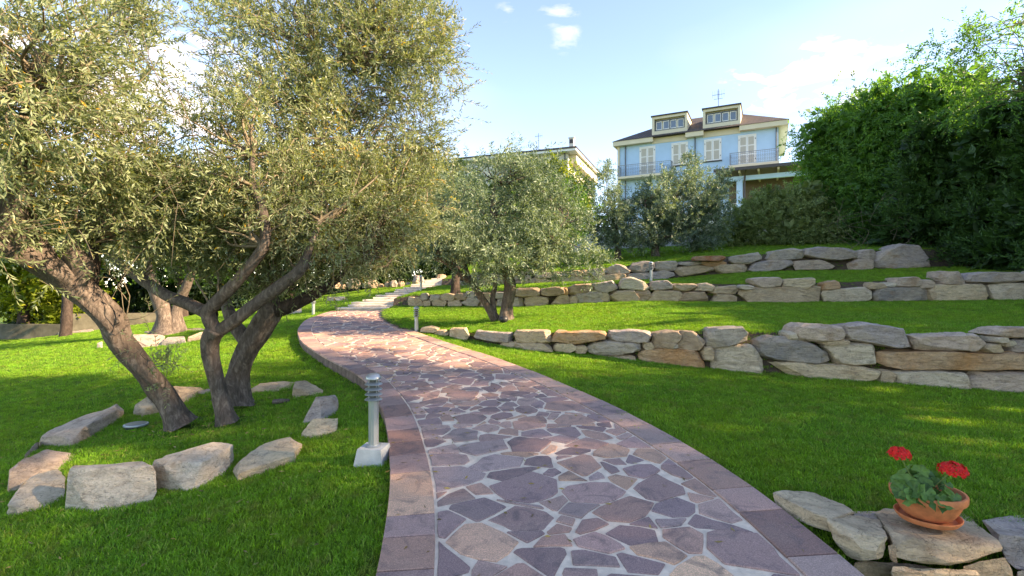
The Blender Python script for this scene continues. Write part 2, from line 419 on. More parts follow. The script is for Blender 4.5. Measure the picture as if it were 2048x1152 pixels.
def G(px, py, side='L', dmax=60):
    """the spot of ground seen at a picture position: where that line of sight meets the terrain"""
    ds = np.linspace(1.5, dmax, 1800); lo = 1.5
    f = (lambda d: CZ - (py - 576) / F * d - (float(zL((px - 1024) / F * d, d)) if side == 'L' else zR((px - 1024) / F * d, d)))
    prev = f(lo)
    for d in ds[1:]:
        c = f(d)
        if c <= 0:
            a, b = lo, d
            for _ in range(18):
                m_ = (a + b) / 2
                if f(m_) > 0: a = m_
                else: b = m_
            return P(px, py, (a + b) / 2)
        lo = d
    return P(px, py, dmax)

# far ground sheet out to the horizon
mk('ground', [(-3000, -3000, -1.6), (3000, -3000, -1.6), (3000, 3000, -1.6), (-3000, 3000, -1.6)], [(0, 1, 2, 3)], M['turf'])['kind'] = 'structure'

# ---- lawns: two sheets, left and right of the path
def dist_density(x, y):
    d = np.hypot(x, y)
    return np.interp(d, [0, 4, 7, 12, 18, 26, 30], [760, 680, 430, 230, 120, 60, 0])
def build_lawn_left():
    ys = np.concatenate([np.arange(-2.5, 9, .14), np.arange(9, 17, .2), np.arange(17, 30, .4), np.arange(30, 70, 3.)])
    ts = np.concatenate([np.arange(0, 6, .13), np.arange(6, 14, .3), np.arange(14, 40, 1.3)])
    V = []; D = []
    for y in ys:
        e = float(XL(y))
        for t in ts:
            x = e + .18 - t
            z = float(zL(x, y)) + .012 * noise.noise(Vector((x * .9, y * .9, 0)))
            V.append((x, y, z)); bare = min(1.0, max(0.0, (min(math.hypot(x + 3.64, y - 5.65), math.hypot(x + 3.13, y - 5.65), math.hypot(x + 3.4, y - 6.25)) - .14) / .32))
            D.append(0 if t < .14 or y > 27 else dist_density(x, y) * (.12 + .88 * bare))
    n = len(ts); Fc = []
    for i in range(len(ys) - 1):
        for j in range(n - 1):
            a = i * n + j; Fc.append((a, a + 1, a + n + 1, a + n)[::-1])
    return V, Fc, D, None
def build_lawn_right():
    xs = np.concatenate([np.arange(-5.2, 7.5, .12), np.arange(7.5, 14, .25), np.arange(14, 40, 1.5)])
    segs = [52, 1, 30, 1, 16, 1, 22, 20, 3]
    V = []; D = []; rows = None
    for x in xs:
        k = right_knots(x); col = []
        k = [(-2.5, plane(-2.5) - .02)] + k[1:]
        k.insert(1, (1.0, plane(1.0) - .02))
        sg = [14] + segs
        for (ya, za), (yb, zb), s in zip(k[:-1], k[1:], sg):
            for q in range(s): col.append((ya + (yb - ya) * q / s, za + (zb - za) * q / s, s == 1))
        col.append((*k[-1], False))
        rows = len(col)
        for y, z, st in col:
            z += .012 * noise.noise(Vector((x * .9, y * .9, 5)))
            if x > 1.72 and y < 3.4:       # the ground falls away below the low wall near the viewer
                z -= .30 * float(np.clip((2.95 - y) / .22, 0, 1)) * float(np.clip((x - 1.72) / .1, 0, 1))
            V.append((x, y, z)); D.append(0 if st or y > 25 or x < XR(y) - .03 else dist_density(x, y))
    Fc = []; mi = []
    st = []
    for s in [14] + segs: st += [s == 1] * s
    for i in range(len(xs) - 1):
        for j in range(rows - 1):
            a = i * rows + j; f = (a, a + rows, a + rows + 1, a + 1)
            cx = sum(V[q][0] for q in f) / 4; cy = sum(V[q][1] for q in f) / 4
            if cx < XR(cy) - .2: continue
            Fc.append(f); mi.append(1 if st[j] else 0)
    return V, Fc, D, mi
clump_col = bpy.data.collections.new('grass_clumps')
def make_clumps():
    out = []
    for c in range(5):
        rg = np.random.default_rng(100 + c); V = []; T = []; tint = []
        for i in range(34):
            r = .062 * math.sqrt(rg.random()); an = rg.random() * 6.283; bx, by = r * math.cos(an), r * math.sin(an)
            h = rg.uniform(.013, .030); w = rg.uniform(.0016, .0030); ya = rg.random() * 6.283
            lean = rg.uniform(.004, .034); la = rg.random() * 6.283
            dx, dy = math.cos(ya) * w, math.sin(ya) * w; lx, ly = math.cos(la) * lean, math.sin(la) * lean
            b = len(V)
            V += [(bx - dx, by - dy, -.006), (bx + dx, by + dy, -.006), (bx + lx * .35 - dx * .9, by + ly * .35 - dy * .9, h * .6), (bx + lx * .35 + dx * .9, by + ly * .35 + dy * .9, h * .6), (bx + lx, by + ly, h)]
            T += [(b, b + 1, b + 3), (b, b + 3, b + 2), (b + 2, b + 3, b + 4)]; tint += [rg.random()] * 3
        me = bpy.data.meshes.new('grass_clump')
        me.from_pydata(V, [], T); a = me.attributes.new('tint', 'FLOAT', 'FACE'); a.data.foreach_set('value', tint)
        me.materials.append(M['grass'])
        o = bpy.data.objects.new('grass_clump', me); clump_col.objects.link(o); out.append(o)
    return out
make_clumps()
def grass_nodes():
    ng = bpy.data.node_groups.new('grass', 'GeometryNodeTree')
    ng.interface.new_socket('Geometry', in_out='INPUT', socket_type='NodeSocketGeometry')
    ng.interface.new_socket('Geometry', in_out='OUTPUT', socket_type='NodeSocketGeometry')
    N = ng.nodes.new; L = ng.links.new
    gi = N('NodeGroupInput'); go = N('NodeGroupOutput')
    dp = N('GeometryNodeDistributePointsOnFaces'); na = N('GeometryNodeInputNamedAttribute'); na.data_type = 'FLOAT'; na.inputs['Name'].default_value = 'dens'
    L(gi.outputs[0], dp.inputs['Mesh']); L(na.outputs[0], dp.inputs['Density'])
    ci = N('GeometryNodeCollectionInfo'); ci.inputs['Collection'].default_value = clump_col
    ci.inputs['Separate Children'].default_value = True; ci.inputs['Reset Children'].default_value = True
    ip = N('GeometryNodeInstanceOnPoints'); ip.inputs['Pick Instance'].default_value = True
    rv = N('FunctionNodeRandomValue'); rv.data_type = 'FLOAT_VECTOR'
    rv.inputs[0].default_value = (-.18, -.18, 0); rv.inputs[1].default_value = (.18, .18, 6.283)
    rs = N('FunctionNodeRandomValue'); rs.data_type = 'FLOAT'; rs.inputs[2].default_value = .65; rs.inputs[3].default_value = 1.3
    L(dp.outputs['Points'], ip.inputs['Points']); L(ci.outputs[0], ip.inputs['Instance'])
    L(rv.outputs[0], ip.inputs['Rotation']); L(rs.outputs[1], ip.inputs['Scale'])
    L(ip.outputs[0], go.inputs[0]); return ng
GRASS = grass_nodes()
def lawn(data, label):
    V, Fc, D, mi = data
    o = mk('lawn', V, Fc, [M['turf'], M['soil']], smooth=True, midx=mi); o['kind'] = 'structure'
    me = o.data.copy(); me.name = 'grass'
    g = bpy.data.objects.new('grass', me); COL.objects.link(g); g.location = o.location
    a = me.attributes.new('dens', 'FLOAT', 'POINT'); a.data.foreach_set('value', np.asarray(D, dtype=np.float32))
    g.modifiers.new('grass', 'NODES').node_group = GRASS
    tag(g, label, 'grass', kind='stuff')
lawn(build_lawn_left(), 'mown grass on the lawn between the path and the hedges')
lawn(build_lawn_right(), 'mown grass on the terraced lawns above the curving path')

# ---- paved path: mortar bed, crazy paving stones, edge slabs, brick kerb
def path_frame():
    ys = np.arange(0.4, 14.66, .05)
    l = np.stack([XL(ys), ys], 1); r = np.stack([XR(ys), ys], 1)
    # pair points across the path by moving along the centre line
    c = (l + r) / 2
    k = np.hanning(41); k /= k.sum()
    c = np.stack([np.convolve(np.pad(c[:, i], 20, 'edge'), k, 'valid') for i in range(2)], 1)
    t = np.gradient(c, axis=0); t /= np.linalg.norm(t, axis=1)[:, None]
    nrm = np.stack([-t[:, 1], t[:, 0]], 1)       # to the left
    s = np.concatenate([[0], np.cumsum(np.linalg.norm(np.diff(c, axis=0), axis=1))])
    wl_, wr_ = [], []
    for i in range(len(c)):
        for sg, X, res in ((1, XL, wl_), (-1, XR, wr_)):
            lo, hi = .05, 2.2
            for _ in range(22):
                m_ = (lo + hi) / 2; q = c[i] + sg * nrm[i] * m_
                inside = q[0] > X(q[1]) if sg > 0 else q[0] < X(q[1])
                if inside: lo = m_
                else: hi = m_
            res.append(lo)
    k = np.hanning(31); k /= k.sum()
    sm = lambda a: np.convolve(np.pad(np.array(a), 15, 'edge'), k, 'valid')
    return s, c, nrm, sm(wl_), sm(wr_)
PS, PC, PN, PWL, PWR = path_frame()
def path_pt(s, f):
    """f in -1..1 across the path, +1 = left edge"""
    cx = np.interp(s, PS, PC[:, 0]); cy = np.interp(s, PS, PC[:, 1]); nx = np.interp(s, PS, PN[:, 0]); ny = np.interp(s, PS, PN[:, 1])
    w = np.where(f >= 0, np.interp(s, PS, PWL), np.interp(s, PS, PWR))
    return cx + nx * f * w, cy + ny * f * w
SMAX = PS[-1]
HALF = float((PWL + PWR).mean() / 2)
EDGE = 0.27 / HALF                      # edge slab width as a fraction
def path_bed():
    ss = np.arange(0, SMAX, .12); V = []; Fc = []; mi = []
    fs = [1, .5, 0, -.5, -1]
    for s in ss:
        for f in fs:
            x, y = path_pt(s, f * .995); V.append((x, y, plane(y) - .002))
        x, y = path_pt(s, .995); V.append((x, y, plane(y) - .34))
        x, y = path_pt(s, -.995); V.append((x, y, plane(y) - .34))
    n = 7
    for i in range(len(ss) - 1):
        a = i * n
        for j in range(4): Fc.append((a + j, a + j + 1, a + n + j + 1, a + n + j)[::-1]); mi.append(0)
        Fc.append((a + 5, a, a + n, a + n + 5)[::-1]); mi.append(1)
        Fc.append((a + 4, a + 6, a + n + 6, a + n + 4)[::-1]); mi.append(1)
    o = mk('path', V, Fc, [M['mortar'], M['kerb']], smooth=False, midx=mi); o['kind'] = 'structure'
    return o
PATH = path_bed()
PAV = [(0.22, 0.155, 0.145), (0.255, 0.185, 0.165), (0.18, 0.13, 0.13), (0.28, 0.185, 0.15), (0.15, 0.115, 0.12), (0.215, 0.17, 0.165), (0.25, 0.165, 0.14), (0.31, 0.21, 0.155), (0.19, 0.14, 0.14), (0.40, 0.28, 0.19)]
PAVW = [5, 5, 5, 4, 4, 5, 3, 2, 4, .6]
def stone_geom(poly, zt, tilt):
    """poly: plan outline; the piece has a slightly rounded rim and stands proud of the mortar"""
    n = len(poly); c = np.mean(poly, 0)
    V = []
    for k, (sh, dz) in enumerate(((1.0, -.012), (.992, zt - .003), (.975, zt))):
        for p in poly:
            d = p - c; L = np.linalg.norm(d) + 1e-6
            q = c + d * (1 - (0 if k == 0 else (.002 if k == 1 else .007)) / L)
            V.append((q[0], q[1], plane(q[1]) + dz + (tilt[0] * d[0] + tilt[1] * d[1] if k else 0)))
    V.append((c[0], c[1], plane(c[1]) + zt))
    Fc = []
    for k in range(2):
        for i in range(n):
            j = (i + 1) % n; Fc.append((k * n + i, k * n + j, (k + 1) * n + j, (k + 1) * n + i))
    for i in range(n): Fc.append((2 * n + i, 2 * n + (i + 1) % n, 3 * n))
    return V, Fc
def clip(poly, nx, ny, c):
    out = []
    for i in range(len(poly)):
        a, b = poly[i], poly[(i + 1) % len(poly)]
        da = nx * a[0] + ny * a[1] - c; db = nx * b[0] + ny * b[1] - c
        if da <= 0: out.append(a)
        if da * db < 0:
            t = da / (da - db); out.append((a[0] + (b[0] - a[0]) * t, a[1] + (b[1] - a[1]) * t))
    return out
def rough_outline(poly, rg):
    """knock the corners off and make the broken edges uneven"""
    pts = []
    n = len(poly)
    for i in range(n):
        p0, p, p1 = (np.array(poly[(i + k) % n]) for k in (-1, 0, 1))
        la, lb = np.linalg.norm(p0 - p), np.linalg.norm(p1 - p)
        r = min(rg.uniform(.003, .014), la * .25, lb * .25)
        pts.append(p + (p0 - p) / (la + 1e-9) * r); pts.append(p * .82 + .18 * (p + ((p0 - p) / (la + 1e-9) + (p1 - p) / (lb + 1e-9)) * r)) ; pts.append(p + (p1 - p) / (lb + 1e-9) * r)
        if lb > .16:
            for t in ((.5,) if lb < .3 else (.36, .68)):
                m_ = p + (p1 - p) * (t + rg.uniform(-.08, .08)); d = (p1 - p) / lb
                pts.append(m_ + np.array([-d[1], d[0]]) * rg.uniform(-.013, .010))
    return pts
def scol(o, colors):
    a = o.data.attributes.new('scol', 'FLOAT_COLOR', 'FACE')
    a.data.foreach_set('color', np.asarray(colors, dtype=np.float32).ravel())
def crazy_paving():
    rg = np.random.default_rng(21)
    W = HALF * (1 - EDGE) - .004
    pts = []; rad = []
    tries = 0
    while tries < 9000:
        tries += 1
        r = rg.choice([.065, .115, .165, .225], p=[.18, .42, .31, .09]) * rg.uniform(.85, 1.15)
        p = (rg.uniform(0, SMAX - .05), rg.uniform(-W, W))
        ok = True
        for q, rq in zip(pts, rad):
            if abs(p[0] - q[0]) < 1.2:
                dx = (p[0] - q[0]) * 1.0; dy = (p[1] - q[1]) * .68
                if dx * dx + dy * dy < ((r + rq) * .62) ** 2: ok = False; break
        if ok: pts.append(p); rad.append(r)
    pts = np.array(pts); rad = np.array(rad)
    res = []
    for i, p in enumerate(pts):
        a = rg.uniform(-.1, .1)
        poly = [(max(0, p[0] - 1), -W), (min(SMAX, p[0] + 1), -W), (min(SMAX, p[0] + 1), W), (max(0, p[0] - 1), W)]
        d = pts - p; dd = (d ** 2).sum(1); idx = np.argsort(dd)[1:26]
        for j in idx:
            q = pts[j]; n = q - p; L = np.linalg.norm(n); n = n / L
            # random lean of the joint so that cells are not all round
            sd = (i * 7919 + j * 104729 if i < j else j * 7919 + i * 104729) % 1000 / 1000.0
            ang = (sd - .5) * 1.35; n2 = np.array([n[0] * math.cos(ang) - n[1] * math.sin(ang), n[0] * math.sin(ang) + n[1] * math.cos(ang)])
            off = (L * L + rad[i] ** 2 - rad[j] ** 2) / (2 * L)
            mid = p + n * off
            gap = .0035 + .012 * rg.random() ** 1.9
            poly = clip(poly, n2[0], n2[1], float(n2 @ mid) - gap)
            if len(poly) < 3: break
        if len(poly) < 3: continue
        pa = np.array(poly); ar = .5 * abs(np.dot(pa[:, 0], np.roll(pa[:, 1], 1)) - np.dot(pa[:, 1], np.roll(pa[:, 0], 1)))
        if ar < .003: continue
        # drop doubled corners
        poly = [pa[k] for k in range(len(pa)) if np.linalg.norm(pa[k] - pa[k - 1]) > .012]
        if len(poly) < 3: continue
        o2 = rough_outline(poly, rg)
        out = []
        for s, w in o2:
            x, y = path_pt(s, w / HALF); out.append(np.array([float(x), float(y)]))
        out = np.array(out)
        sa = .5 * (np.dot(out[:, 0], np.roll(out[:, 1], -1)) - np.dot(out[:, 1], np.roll(out[:, 0], -1)))
        if sa < 0: out = out[::-1]
        res.append((out, abs(sa)))
    return res
def edge_slabs():
    rg = np.random.default_rng(5); res = []
    for sg in (1, -1):
        s = 0.0
        while s < SMAX - .1:
            L = rg.uniform(.26, .44); e = min(SMAX, s + L)
            k = max(2, int(L / .12)); o = []
            g = .004
            for q in range(k + 1): o.append((s + g + (e - s - 2 * g) * q / k, sg * 1.0))
            for q in range(k, -1, -1): o.append((s + g + (e - s - 2 * g) * q / k, sg * (1 - EDGE + .012 / HALF)))
            out = np.array([[float(v) for v in path_pt(a, b)] for a, b in o])
            sa = .5 * (np.dot(out[:, 0], np.roll(out[:, 1], -1)) - np.dot(out[:, 1], np.roll(out[:, 0], -1)))
            if sa < 0: out = out[::-1]
            res.append(out); s = e
    return res
def lay_path():
    rg = np.random.default_rng(9)
    st = crazy_paving()
    def seen(out, ar):
        c = out.mean(0); return ar / max(c[1], .5) ** 2.6 * (1 if c[1] > 2.2 else .02)
    st.sort(key=lambda t: -seen(*t))
    def colour():
        c = np.array(PAV[rg.choice(len(PAV), p=np.array(PAVW) / sum(PAVW))]) * np.array([1.20, 1.02, .92]) * rg.uniform(1.18, 1.72)
        return (*c, 1)
    rest_v, rest_f, rest_c = [], [], []
    for i, (out, ar) in enumerate(st):
        V, Fc = stone_geom(out, rg.uniform(.002, .008), rg.normal(0, .005, 2)); c = colour()
        if i < 298:
            o = mk('paving_stone', V, Fc, M['paver'], PATH); scol(o, [c] * len(Fc))
        else:
            b = len(rest_v); rest_v += V; rest_f += [tuple(q + b for q in f) for f in Fc]; rest_c += [c] * len(Fc)
    if rest_v:
        o = mk('paving_stones_far', rest_v, rest_f, M['paver'], PATH); scol(o, rest_c); o['kind'] = 'stuff'
    for out in edge_slabs():
        V, Fc = stone_geom(out, rg.uniform(.009, .013), rg.normal(0, .003, 2)); c = colour()
        c = (c[0] * 1.08 + .02, c[1] * 1.05 + .015, c[2] * 1.0 + .01, 1) if rg.random() > .1 else (.27, .15, .12, 1)
        o = mk('edge_slab', V, Fc, M['paver'], PATH); scol(o, [c] * len(Fc))
lay_path()

# ---- garden steps at the end of the path
def garden_steps():
    st = empty('staircase', (-4.2, 14.8, .74)); st['kind'] = 'structure'
    n = 17
    for k in range(n):
        y0 = Y_STAIR + .52 * k; z1 = plane(Y_STAIR) + .066 * (k + 1)
        xl, xr = float(XL(y0)) - .02, float(XR(y0)) + .02
        jl = .10 * math.sin(k * 2.1); m = MB()
        m.box(xl + jl, xr + .12, y0, y0 + .58, z1 - .045, z1)
        m.box(xl + jl + .02, xr + .10, y0 + .03, y0 + .58, z1 - .3, z1 - .046)
        o = m.build('step', M['step'], st)
    m = MB(); y0 = Y_STAIR + .52 * n
    m.box(xl, xr + .12, y0 + .13, y0 + 1.2, z1 - .3, z1 - .01); m.build('landing', M['step'], st)
garden_steps()

# ------------------------------------------------------------------ rocks
def cube_dirs(n):
    vs = {}; V = []; Fc = []
    def vid(p):
        k = tuple(round(c, 5) for c in p)
        if k not in vs: vs[k] = len(V); V.append(p)
        return vs[k]
    lin = [math.tan(math.pi / 4 * (-1 + 2 * i / n)) for i in range(n + 1)]
    for ax in range(3):
        for sg in (-1, 1):
            for i in range(n):
                for j in range(n):
                    q = []
                    for a, b in ((i, j), (i + 1, j), (i + 1, j + 1), (i, j + 1)):
                        p = [0, 0, 0]; p[ax] = sg; p[(ax + 1) % 3] = lin[a]; p[(ax + 2) % 3] = lin[b]; q.append(vid(tuple(p)))
                    Fc.append(tuple(q) if sg > 0 else tuple(reversed(q)))
    return np.array(V), Fc
CUBE = {n: cube_dirs(n) for n in (7, 10, 14, 20)}
def hull_planes(pts):
    bm = bmesh.new()
    for p in pts: bm.verts.new(p)
    bmesh.ops.convex_hull(bm, input=bm.verts[:])
    bm.normal_update()
    res = [(np.array(f.normal), float(f.normal.dot(f.verts[0].co))) for f in bm.faces if f.calc_area() > 1e-7]
    bm.free(); return res
def rock(name, pts, parent, tone, seed, res=10, p=16, rough=.03, chisel=5, label=None, cat=None, group=None):
    """split-faced stone: convex block, random fracture planes, worn edges, uneven layered faces"""
    pts = np.array([tuple(q) for q in pts], dtype=float)
    lo, hi = pts.min(0), pts.max(0); c = (lo + hi) / 2; s = np.maximum((hi - lo) / 2, .01)
    rg = np.random.default_rng(seed); loc = pts - c
    size = float(np.sort(hi - lo)[1])
    bm = bmesh.new()
    for q in loc: bm.verts.new(q)
    r = bmesh.ops.convex_hull(bm, input=bm.verts[:])
    bmesh.ops.delete(bm, geom=[g for g in r['geom_interior'] if isinstance(g, bmesh.types.BMVert)], context='VERTS')
    for _ in range(chisel):
        n = rg.normal(0, 1, 3); n[1] -= .7; n[2] *= .8; n /= np.linalg.norm(n)
        h = max(float(n @ v) for v in loc / s) * rg.uniform(.80, .97)
        nw_ = n / s; L = np.linalg.norm(nw_)
        bmesh.ops.bisect_plane(bm, geom=bm.verts[:] + bm.edges[:] + bm.faces[:], plane_co=Vector(nw_ / L * (h / L)), plane_no=Vector(nw_ / L), clear_outer=True)
        ed = [e for e in bm.edges if e.is_boundary]
        if ed: bmesh.ops.holes_fill(bm, edges=ed, sides=0)
    bmesh.ops.dissolve_limit(bm, angle_limit=math.radians(7), verts=bm.verts[:], edges=bm.edges[:])
    bmesh.ops.remove_doubles(bm, verts=bm.verts[:], dist=.012 * size)
    bmesh.ops.bevel(bm, geom=bm.edges[:], offset=.013 * size, offset_type='OFFSET', segments=1, profile=.5, affect='EDGES', clamp_overlap=True)
    bmesh.ops.triangulate(bm, faces=bm.faces[:])
    lim = float((hi - lo).max()) / (res * .9)
    for _ in range(4):
        ed = [e for e in bm.edges if e.calc_length() > lim * 1.35]
        if not ed: break
        bmesh.ops.subdivide_edges(bm, edges=ed, cuts=1)
        bmesh.ops.triangulate(bm, faces=[f for f in bm.faces if len(f.verts) > 3])
    bm.normal_update(); amp = rough * size * 1.0; o3 = Vector(rg.uniform(0, 50, 3)); tl = rg.normal(0, .25, 2)
    for v in bm.verts:
        q = v.co + o3
        st = (q.z + tl[0] * q.x + tl[1] * q.y) / size * 5 + noise.noise(q * (3 / size)) * .8
        led = (abs((st % 1) - .5) * 2) ** 3
        a = noise.noise(q * (2.2 / size)) + noise.noise(q * (6 / size)) * .6 + noise.noise(q * (15 / size)) * .5 - led * .8
        v.co += v.normal * a * amp
    V = [tuple(np.array(v.co) + c) for v in bm.verts]; bm.verts.index_update(); Fc = [[v.index for v in f.verts] for f in bm.faces]
    bm.free()
    o = mk(name, V, Fc, M['rock'], parent, smooth=True, sharp=20, color=tone)
    tag(o, label, cat, group); return o

TONE = dict(tan=(0.53, 0.39, 0.25), grey=(0.41, 0.355, 0.30), pale=(0.60, 0.50, 0.37), dark=(0.27, 0.245, 0.225), orange=(0.52, 0.27, 0.12), pink=(0.54, 0.41, 0.33), brown=(0.39, 0.26, 0.16), white=(0.62, 0.53, 0.42), cream=(0.66, 0.51, 0.33), lilac=(0.41, 0.345, 0.325))
def wall_d(W, px):
    k = (px - 1024) / F; xs = np.linspace(-6, 28, 3400); f = xs - k * wi(W, 'y', xs)
    i = int(np.argmax(f > 0)); return float(wi(W, 'y', xs[i]))
def poly_rock(W, parent, out, tone, seed, depth=.36, setback=0.0, res=10):
    cx = sum(p[0] for p in out) / len(out); cy = sum(p[1] for p in out) / len(out)
    rg = random.Random(seed); pts = []
    bul = rg.uniform(.02, .06)
    out = [(cx + (a - cx) * 1.06, cy + (b - cy) * 1.09) for a, b in out]
    for px, py in out:
        d = wall_d(W, px) + setback
        a = P(cx + (px - cx) * .90, cy + (py - cy) * .86, d); a.y -= bul; pts.append(a)
        q = P(px, py, d); dd = depth * rg.uniform(.16, .3); pts.append(q + Vector((0, dd, 0)) * .5)
        b = P(cx + (px - cx) * .93, cy + (py - cy) * .90, d); b.y += depth; pts.append(b)
    return rock('stone', pts, parent, TONE[tone], seed, res, rg.choice([22, 32, 44]), .020, 8)
def rect(x0, y0, x1, y1, j=3, seed=0):
    r = random.Random(int(x0 * 13 + y0 * 7 + seed)); w, h = x1 - x0, y1 - y0
    q = lambda a: r.uniform(0, a)
    return [(x0 + q(w * .12), y0 + h * .25 + q(h * .1)), (x0 + w * .12 + q(w * .1), y0 + q(h * .1)), (x1 - w * .2 - q(w * .1), y0 + q(h * .12)), (x1 - q(w * .06), y0 + h * .25 + q(h * .15)), (x1 - q(w * .06), y1 - h * .25), (x1 - w * .15 - q(w * .1), y1 - q(h * .05)), (x0 + w * .15 + q(w * .1), y1 - q(h * .05)), (x0 + q(w * .06), y1 - h * .25 - q(h * .15))]

w1 = empty('retaining_wall', (2.2, 7.5, .25), 'lowest dry stone terrace wall with a long orange slab, beside the path', 'stone wall', 'dry stone terrace walls')
S1 = [
 ([(840,664),(842,656),(860,653),(876,658),(872,666)], 'cream'), (rect(864,660,898,673), 'tan'),
 ([(899,675),(900,658),(930,657),(938,672),(932,682),(912,680)], 'cream'),
 ([(943,675),(948,662),(985,664),(1024,668),(1028,675),(1020,685),(985,686)], 'lilac'), (rect(1000,682,1032,696), 'tan'),
 ([(1029,670),(1034,662),(1100,662),(1104,683),(1095,687),(1035,685)], 'tan'),
 ([(1026,690),(1030,684),(1097,686),(1106,704),(1060,704),(1030,700)], 'tan'),
 ([(1105,684),(1113,664),(1140,663),(1208,663),(1213,668),(1212,680),(1180,685),(1150,688)], 'orange'),
 (rect(1107,685,1153,707), 'cream'), (rect(1148,689,1178,708), 'tan'),
 ([(1175,696),(1190,685),(1215,683),(1280,686),(1282,704),(1230,711),(1200,712),(1180,704)], 'grey'),
 (rect(1198,709,1276,727), 'tan'),
 ([(1219,672),(1224,663),(1265,661),(1307,664),(1308,670),(1304,686),(1260,685),(1222,683)], 'lilac'),
 ([(1306,696),(1308,667),(1345,662),(1363,664),(1362,685),(1345,698)], 'brown'),
 ([(1354,686),(1364,663),(1392,664),(1403,675),(1412,685),(1398,703),(1356,698)], 'brown'),
 (rect(1341,687,1358,698), 'grey'), (rect(1285,684,1310,700), 'tan'),
 ([(1281,705),(1290,698),(1360,697),(1390,698),(1402,708),(1413,742),(1380,746),(1330,744),(1284,734)], 'orange'),
 ([(1415,690),(1420,664),(1428,658),(1490,653),(1495,656),(1494,686),(1450,694),(1425,695)], 'grey'),
 ([(1427,748),(1430,700),(1440,692),(1500,690),(1510,697),(1528,720),(1527,752),(1470,752)], 'pale'),
 (rect(1404,692,1432,722), 'tan'),
 ([(1514,700),(1517,682),(1540,674),(1590,675),(1630,690),(1665,710),(1660,722),(1635,730),(1570,722),(1530,716)], 'dark'),
 ([(1590,668),(1598,650),(1612,647),(1680,653),(1688,665),(1686,678),(1660,684),(1600,681)], 'pink'),
 ([(1688,668),(1692,652),(1730,647),(1760,653),(1820,660),(1834,692),(1800,697),(1740,686),(1700,680)], 'lilac'),
 ([(1655,700),(1660,686),(1740,688),(1760,697),(1760,728),(1710,730),(1680,727),(1665,715)], 'pale'),
 (rect(1640,676,1700,692), 'tan'), (rect(1575,664,1596,682), 'pale'),
 ([(1548,727),(1590,722),(1670,726),(1740,736),(1759,743),(1752,758),(1738,772),(1680,770),(1600,760)], 'cream'),
 ([(1824,672),(1850,674),(1950,669),(1972,690),(1960,702),(1900,703),(1840,699)], 'pink'),
 ([(1760,735),(1765,706),(1800,701),(1900,703),(2085,706),(2085,742),(1900,742),(1800,740)], 'orange'),
 ([(1786,745),(1830,742),(1930,743),(1938,784),(1880,782),(1800,775)], 'pale'),
 (rect(1938,744,2095,792), 'pink'), (rect(1755,740,1792,772), 'tan'),
 (rect(1985,654,2110,676), 'pink'), (rect(1988,673,2012,686), 'white'), (rect(2003,679,2032,694), 'pale'), (rect(2016,680,2130,708), 'lilac'), (rect(1966,688,2010,706), 'tan'),
 (rect(2085,705,2200,750), 'grey'), (rect(2095,748,2230,800), 'tan'), (rect(2110,655,2210,706), 'pale'), (rect(2200,660,2320,730), 'grey'), (rect(2225,728,2360,810), 'tan')]
for i, (o, t) in enumerate(S1): poly_rock(W1, w1, o, t, 300 + i, .36, 0, 20 if (max(p[0] for p in o) - min(p[0] for p in o)) > 60 else 14)

